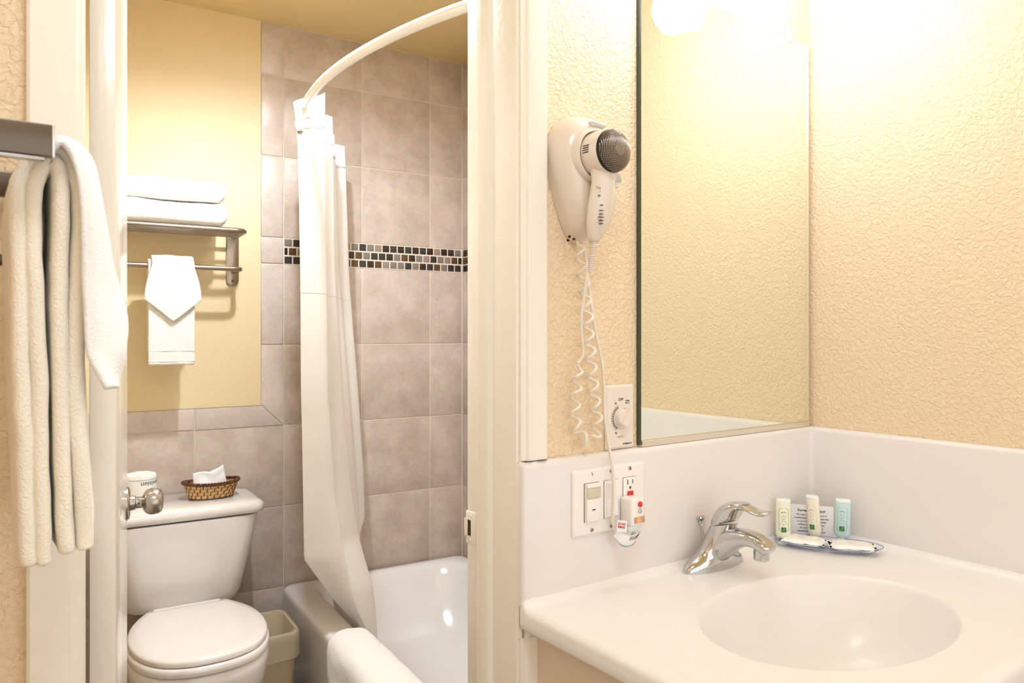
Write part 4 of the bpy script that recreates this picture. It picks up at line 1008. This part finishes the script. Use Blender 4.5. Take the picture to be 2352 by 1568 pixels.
# --- towel rack on the back wall
SZ = 1.655; LZ = 1.527; LY = -.150
rk = thing('towel_rack', 'brushed steel towel shelf with lower bar on the bathroom wall', 'towel rack', B, (-.47, -.004, LZ))
XR1, XR0 = -.190, -.78
for x in (XR1, XR0+.01):
    bm = bmesh.new(); pts = []
    outp = []
    for k in range(25):
        a = PI*k/24; outp.append((x-.022*math.cos(a), 1.475-.022*math.sin(a)+.022 if False else 1.497-.022*math.sin(a)))
    outp += [(x+.022, SZ+.012)]+[(x+.022*math.cos(a), SZ+.012+.006*math.sin(a)) for a in [PI*k/8 for k in range(1, 8)]]+[(x-.022, SZ+.012)]
    loft(bm, [[Vector((p[0], -.004, p[1])) for p in outp], [Vector((p[0], -.009, p[1])) for p in outp], [Vector((x+(p[0]-x)*.88, -.0105, 1.58+(p[1]-1.58)*.98)) for p in outp]])
    pt = obj('wall_plate', bm, M['steel'], parent=rk, ang=30)
    bm = bmesh.new(); lathe(bm, [(.005, -.0105), (.005, -.013), (.002, -.0135)], (x, 0, 1.493), 'y', 16); obj('screw', bm, M['dark_metal'], parent=pt)
ro = .0095
# shelf: front rail with bent ends going back to the plates, three inner rails
bm = bmesh.new()
def bend(z, yf, yb, xl, xr, r=.03):
    L = [(xl, yb, z)]+[(xl+r-r*math.cos(a), yf+r-r*math.sin(a), z) for a in [PI/2*k/6 for k in range(7)]]
    Rr = [(xr-r+r*math.sin(a), yf+r-r*math.cos(a), z) for a in [PI/2*k/6 for k in range(7)]]+[(xr, yb, z)]
    return L+Rr
tube(bm, bend(SZ, -.205, -.010, XR0, XR1+.006), ro, 12); obj('front_rail', bm, M['steel'], parent=rk)
for y in (-.155, -.105, -.055):
    bm = bmesh.new(); tube(bm, [(XR0, y, SZ-.001), (XR1+.006, y, SZ-.001)], .006, 10); obj('shelf_rail', bm, M['steel'], parent=rk)
bm = bmesh.new(); tube(bm, bend(LZ, LY, -.010, XR0+.008, XR1+.002, .022), .0088, 12); obj('towel_bar', bm, M['steel'], parent=rk)
# folded towels on the shelf
def folded(lab, z0, th, xr, xl, yf, yb, seed, sag=0):
    bm = bmesh.new(); rings = []
    NXs = 60; prof = []
    n = 40
    for i in range(NXs+1):
        u = i/NXs; x = xl+(xr-xl)*u
        e = min(u, 1-u)*(xr-xl); endr = th*.42; k_ = 1 if e > endr else math.sqrt(max(.02, 1-((endr-e)/endr)**2))
        ring = []
        for q in range(n):
            a = 2*PI*q/n; c_, s_ = math.cos(a), math.sin(a); hw = (yb-yf)/2*(.97+.03*k_); hh_ = th/2*k_
            px_ = math.copysign(abs(c_)**.28, c_)*hw; pz_ = math.copysign(abs(s_)**.62, s_)*hh_
            t_ = nz((x*5, a*.6, seed), 1, .018)*(1 if s_ > 0 else .35)+nz((x*22, a*2.5, seed+4), 1, .0032)
            ring.append(Vector((x, (yf+yb)/2+px_+nz((x*7, pz_*20, seed+9), 1, .006), z0+th/2+pz_+t_*max(0, s_ if s_ > 0 else .4))))
        rings.append(ring)
    loft(bm, rings); return obj('folded_towel', bm, M['terry'], B, ((xl+xr)/2, (yf+yb)/2, z0), label=lab, cat='towel', group='folded towels on the shelf', ang=180)
folded('upper of two white folded towels on the bathroom shelf', SZ+.088, .075, -.247, -.72, -.215, -.015, 1)
folded('lower of two white folded towels, resting on the shelf rails', SZ+.009, .078, -.243, -.72, -.222, -.012, 2)
# hand towel and pointed washcloth over the lower bar
def drape(name, lab, cat, xl, xr, zf, zb, off, mtl, point=0, th=.006, top=.006, flare=0, par=None, y0=LY, zc_=LZ, seed=0, fr=B, bw=.0088):
    bm = bmesh.new(); r = bw+off; rows = []
    nx = 24
    for i in range(nx+1):
        u = i/nx; row = []
        s_ = 1-abs(2*u-1)
        if point:
            zend = zf-point*s_ if s_ < 1 else zf-point
            xlc = xl; 
        else: zend = zf
        for k in range(11): row.append((0, zb+(zc_-zb)*k/10, -1))
        for k in range(1, 10): row.append((k/10, 0, 0))
        for k in range(25): row.append((1, zc_+(zend-zc_)*k/24, 1))
        out = []
        for (a, z, sd) in row:
            if sd == -1: y = y0+r*.9; x = xl+(xr-xl)*u; z_ = z
            elif sd == 0: an = PI*a; y = y0+r*.9*math.cos(an) if an < PI/2 else y0+r*math.cos(an); z_ = zc_+(r+top)*math.sin(an); x = xl+(xr-xl)*u
            else:
                d_ = (zc_-z); y = y0-r-.004*math.sin(min(1, d_/.05)*PI/2); z_ = z
                if flare:
                    L = zc_-zf; t_ = min(1, d_/L); f_ = 1+flare*math.sin(min(1, t_)*PI/2); x = (xl+xr)/2+(u-.5)*(xr-xl)*f_
                else: x = xl+(xr-xl)*u
            row_n = nz((x*14, z_*9, seed), 1, .0035)+nz((x*40, z_*40, seed+2), 1, .0010)
            out.append(Vector((x, y-abs(row_n) if sd >= 0 else y, z_+(nz((x*20, 0, seed), 1, .003) if sd == 0 else 0))))
        rows.append(out)
    grid(bm, rows)
    o = obj(name, bm, mtl, fr, ((xl+xr)/2, y0, zc_), label=lab, cat=cat, ang=180, parent=par); solid(o, th, 0, 1); return o
drape('hand_towel', 'white hand towel hanging from the rack bar behind the pointed washcloth', 'towel', -.487, -.343, 1.192, 1.23, .004, M['terry'], th=.009, top=.004, seed=3)
bm = bmesh.new(); box(bm, -.4865, -.3435, LY-.0235, LY-.0215, 1.240, 1.2425, bev=.0005); box(bm, -.4865, -.3435, LY-.0235, LY-.0215, 1.205, 1.2065, bev=.0005)
obj('woven_border', bm, M['terry'], parent=bpy.data.objects['hand_towel'])
drape('washcloth', 'white washcloth folded to a point over the hand towel in the bathroom', 'washcloth', -.477, -.347, 1.412, 1.41, .019, M['terry'], point=.075, th=.009, top=.004, flare=.36, seed=6)

# --- waste bin
wbn = thing('waste_bin', 'beige plastic waste bin with clear liner between toilet and tub', 'waste bin', B, (-.146, -.302, 0))
bm = bmesh.new(); bx, by = -.146, -.302
loft(bm, [rrect(bx, by, .072, .090, .03, .001, 6), rrect(bx, by, .074, .092, .03, .01, 6), rrect(bx, by, .090, .112, .035, .292, 6), rrect(bx, by, .094, .116, .036, .298, 6), rrect(bx, by, .094, .116, .036, .304, 6), rrect(bx, by, .088, .110, .034, .305, 6), rrect(bx, by, .086, .107, .034, .29, 6), rrect(bx, by, .070, .088, .03, .012, 6)], True, True)
obj('bin_body', bm, M['bin'], parent=wbn, ang=50)
def lring(hx_, hy_, z, s_, amp):
    rg = []
    base = rrect(bx, by, hx_, hy_, .038, z, 12)
    for i, p in enumerate(base):
        d_ = Vector((p.x-bx, p.y-by, 0)).normalized(); rg.append(p+d_*nz((p.x*30, p.y*30, z*25+s_), 1, amp)+Vector((0, 0, nz((p.x*25, p.y*25, s_+8), 1, amp*1.5))))
    return rg
bm = bmesh.new(); loft(bm, [lring(.098, .119, .225, 1, .010), lring(.099, .120, .25, 1, .008), lring(.098, .120, .28, 1, .004), lring(.0975, .1195, .306, 1, .002), lring(.094, .116, .3115, 1, .002), lring(.086, .108, .3095, 1, .003), lring(.078, .098, .27, 1, .012), lring(.072, .090, .22, 1, .016), lring(.062, .08, .16, 1, .02)], False, False)
obj('bin_liner', bm, M['film'], parent=wbn, ang=40)
# --- bathroom ceiling lamp (above the frame)
cl = thing('ceiling_lamp', 'small round collared ceiling lamp out of frame above the toilet', 'lamp', B, (-.20, -.95, CZ))
bm = bmesh.new(); lathe(bm, [(.06, CZ-.001), (.06, CZ-.012), (.03, CZ-.03), (.022, CZ-.045)], (-.20, -.95, 0), 'z', 28); lathe(bm, [(.086, CZ-.002), (.086, CZ-.104), (.083, CZ-.104), (.083, CZ-.006)], (-.20, -.95, 0), 'z', 36, cap=False); lb = obj('lampholder', bm, M['plastic_white'], parent=cl)
bm = bmesh.new(); t = bmesh.new(); bmesh.ops.create_uvsphere(t, u_segments=16, v_segments=10, radius=.026)
for v in t.verts: v.co += Vector((-.20, -.95, CZ-.068))
join(bm, t); obj('bulb', bm, M['bulb'], parent=cl)

# ================================================================== LEFT TOWEL RACK, NEAR THE CAMERA
lr = thing('near_towel_rack', 'dark brushed metal towel rack at the left edge near the camera', 'towel rack', S, (-1.815, -.15, 1.458))
RX = -1.507
for y0 in (-.267,):
    bm = bmesh.new(); box(bm, -1.817, RX+.0015, y0-.004, y0+.004, 1.4448, 1.4715, bev=.0012); ar = obj('arm', bm, M['dark_metal'], parent=lr)
    bm = bmesh.new(); box(bm, RX+.0010, RX+.0030, y0-.0045, y0+.0045, 1.4446, 1.4717, bev=.0008); obj('lit_end_face', bm, M['bright_end'], parent=ar)
    bm = bmesh.new(); box(bm, -1.817, RX-.004, y0-.0035, y0+.006, 1.4415, 1.4440, bev=.0005); obj('lower_lip', bm, M['nickel'], parent=ar)
bm = bmesh.new(); box(bm, -1.817, RX+.0015, -.034, -.026, 1.4448, 1.4715, bev=.0012); obj('arm', bm, M['dark_metal'], parent=lr)
bm = bmesh.new(); tube(bm, [(RX-.004, -.262, 1.457), (RX-.004, -.03, 1.457)], .008, 14); obj('front_rail', bm, M['nickel'], parent=lr)
for y0 in (-.20, -.09): 
    pass
bm = bmesh.new(); box(bm, -1.82, -1.812, -.275, -.02, 1.33, 1.48, bev=.003); obj('wall_plate', bm, M['dark_metal'], parent=lr)
bm = bmesh.new(); tube(bm, [(-1.813, -.06, 1.352), (-1.56, -.06, 1.372), (-1.528, -.06, 1.376)], .006, 12); obj('lower_peg', bm, M['dark_metal'], parent=lr)
# towels over the rail: nested folded sheets, given by their section on the near plane
YN = -.235
def sec_px(pts, y=YN): return [S.hit(a, b, 'y', y) for a, b in pts]
def sheet(par, pts, y0, y1, th, mtl, seed, ny=10, name='fold', dz=0, spread=0.0):
    base = catmull(sec_px(pts), 8); bm = bmesh.new(); rows = []
    for j in range(ny+1):
        v = j/ny; y = y0+(y1-y0)*v; row = []
        for k, p in enumerate(base):
            wv_ = nz((k*.06, v*2.2, seed), 1, .004)+nz((k*.3, v*5, seed+3), 1, .0012)
            drop = dz*v
            row.append(Vector((p.x+wv_+spread*v*max(0, (k/len(base)-.5)*2), y+nz((k*.1, v, seed+7), 1, .004), p.z-abs(drop)*(1 if k < len(base)*.2 or k > len(base)*.8 else 0))))
        rows.append(row)
    grid(bm, rows); o = obj(name, bm, mtl, parent=par, ang=180); solid(o, th, 0, 1); return o
ht = thing('hand_towel', 'white hand towel coloured cream for shade, folded over the near rack rail at left', 'towel', S, (RX, -.15, 1.457))
sheet(ht, [(70, 1306), (66, 1150), (60, 1000), (54, 850), (48, 650), (44, 480), (54, 400), (80, 356), (115, 335), (148, 345), (174, 390), (182, 480), (176, 650), (178, 850), (184, 1000), (190, 1150), (194, 1268)], -.235, -.07, .0148, M['terry_near'], 1, spread=.020)
sheet(ht, [(104, 1302), (100, 1150), (95, 950), (88, 700), (78, 540), (76, 440), (90, 392), (112, 366), (130, 376), (142, 420), (142, 540), (138, 700), (140, 900), (146, 1100), (156, 1276)], -.238, -.07, .0135, M['terry_near'], 8)
bm = bmesh.new(); rows = []
# pointed washcloth over the same rail, its corner hanging to the right
near = catmull(sec_px([(104, 352), (124, 328), (146, 330), (168, 356), (182, 410), (190, 500), (192, 590), (190, 670), (194, 740), (204, 800), (222, 850), (243, 893)], -.255), 6)
far = catmull(sec_px([(110, 340), (132, 318), (164, 330), (192, 366), (210, 430), (226, 510), (244, 580), (266, 650), (287, 725), (285, 790), (264, 845), (243, 893)], -.095), 6)
for j in range(9):
    v = j/8; row = []
    for k, (a, b) in enumerate(zip(near, far)):
        p = a.lerp(b, v); p = p+Vector((.008*math.sin(v*PI)*min(1, k/20)+nz((k*.08, v*2, 3), 1, .004), nz((k*.08, v*2, 9), 1, .004), 0)); row.append(p)
    rows.append(row)
grid(bm, rows); o = obj('washcloth', bm, M['terry_near_white'], S, (RX+.02, -.16, 1.46), label='white washcloth with drooping corner over the near rack rail', cat='washcloth', ang=180); solid(o, .008, 0, 1)
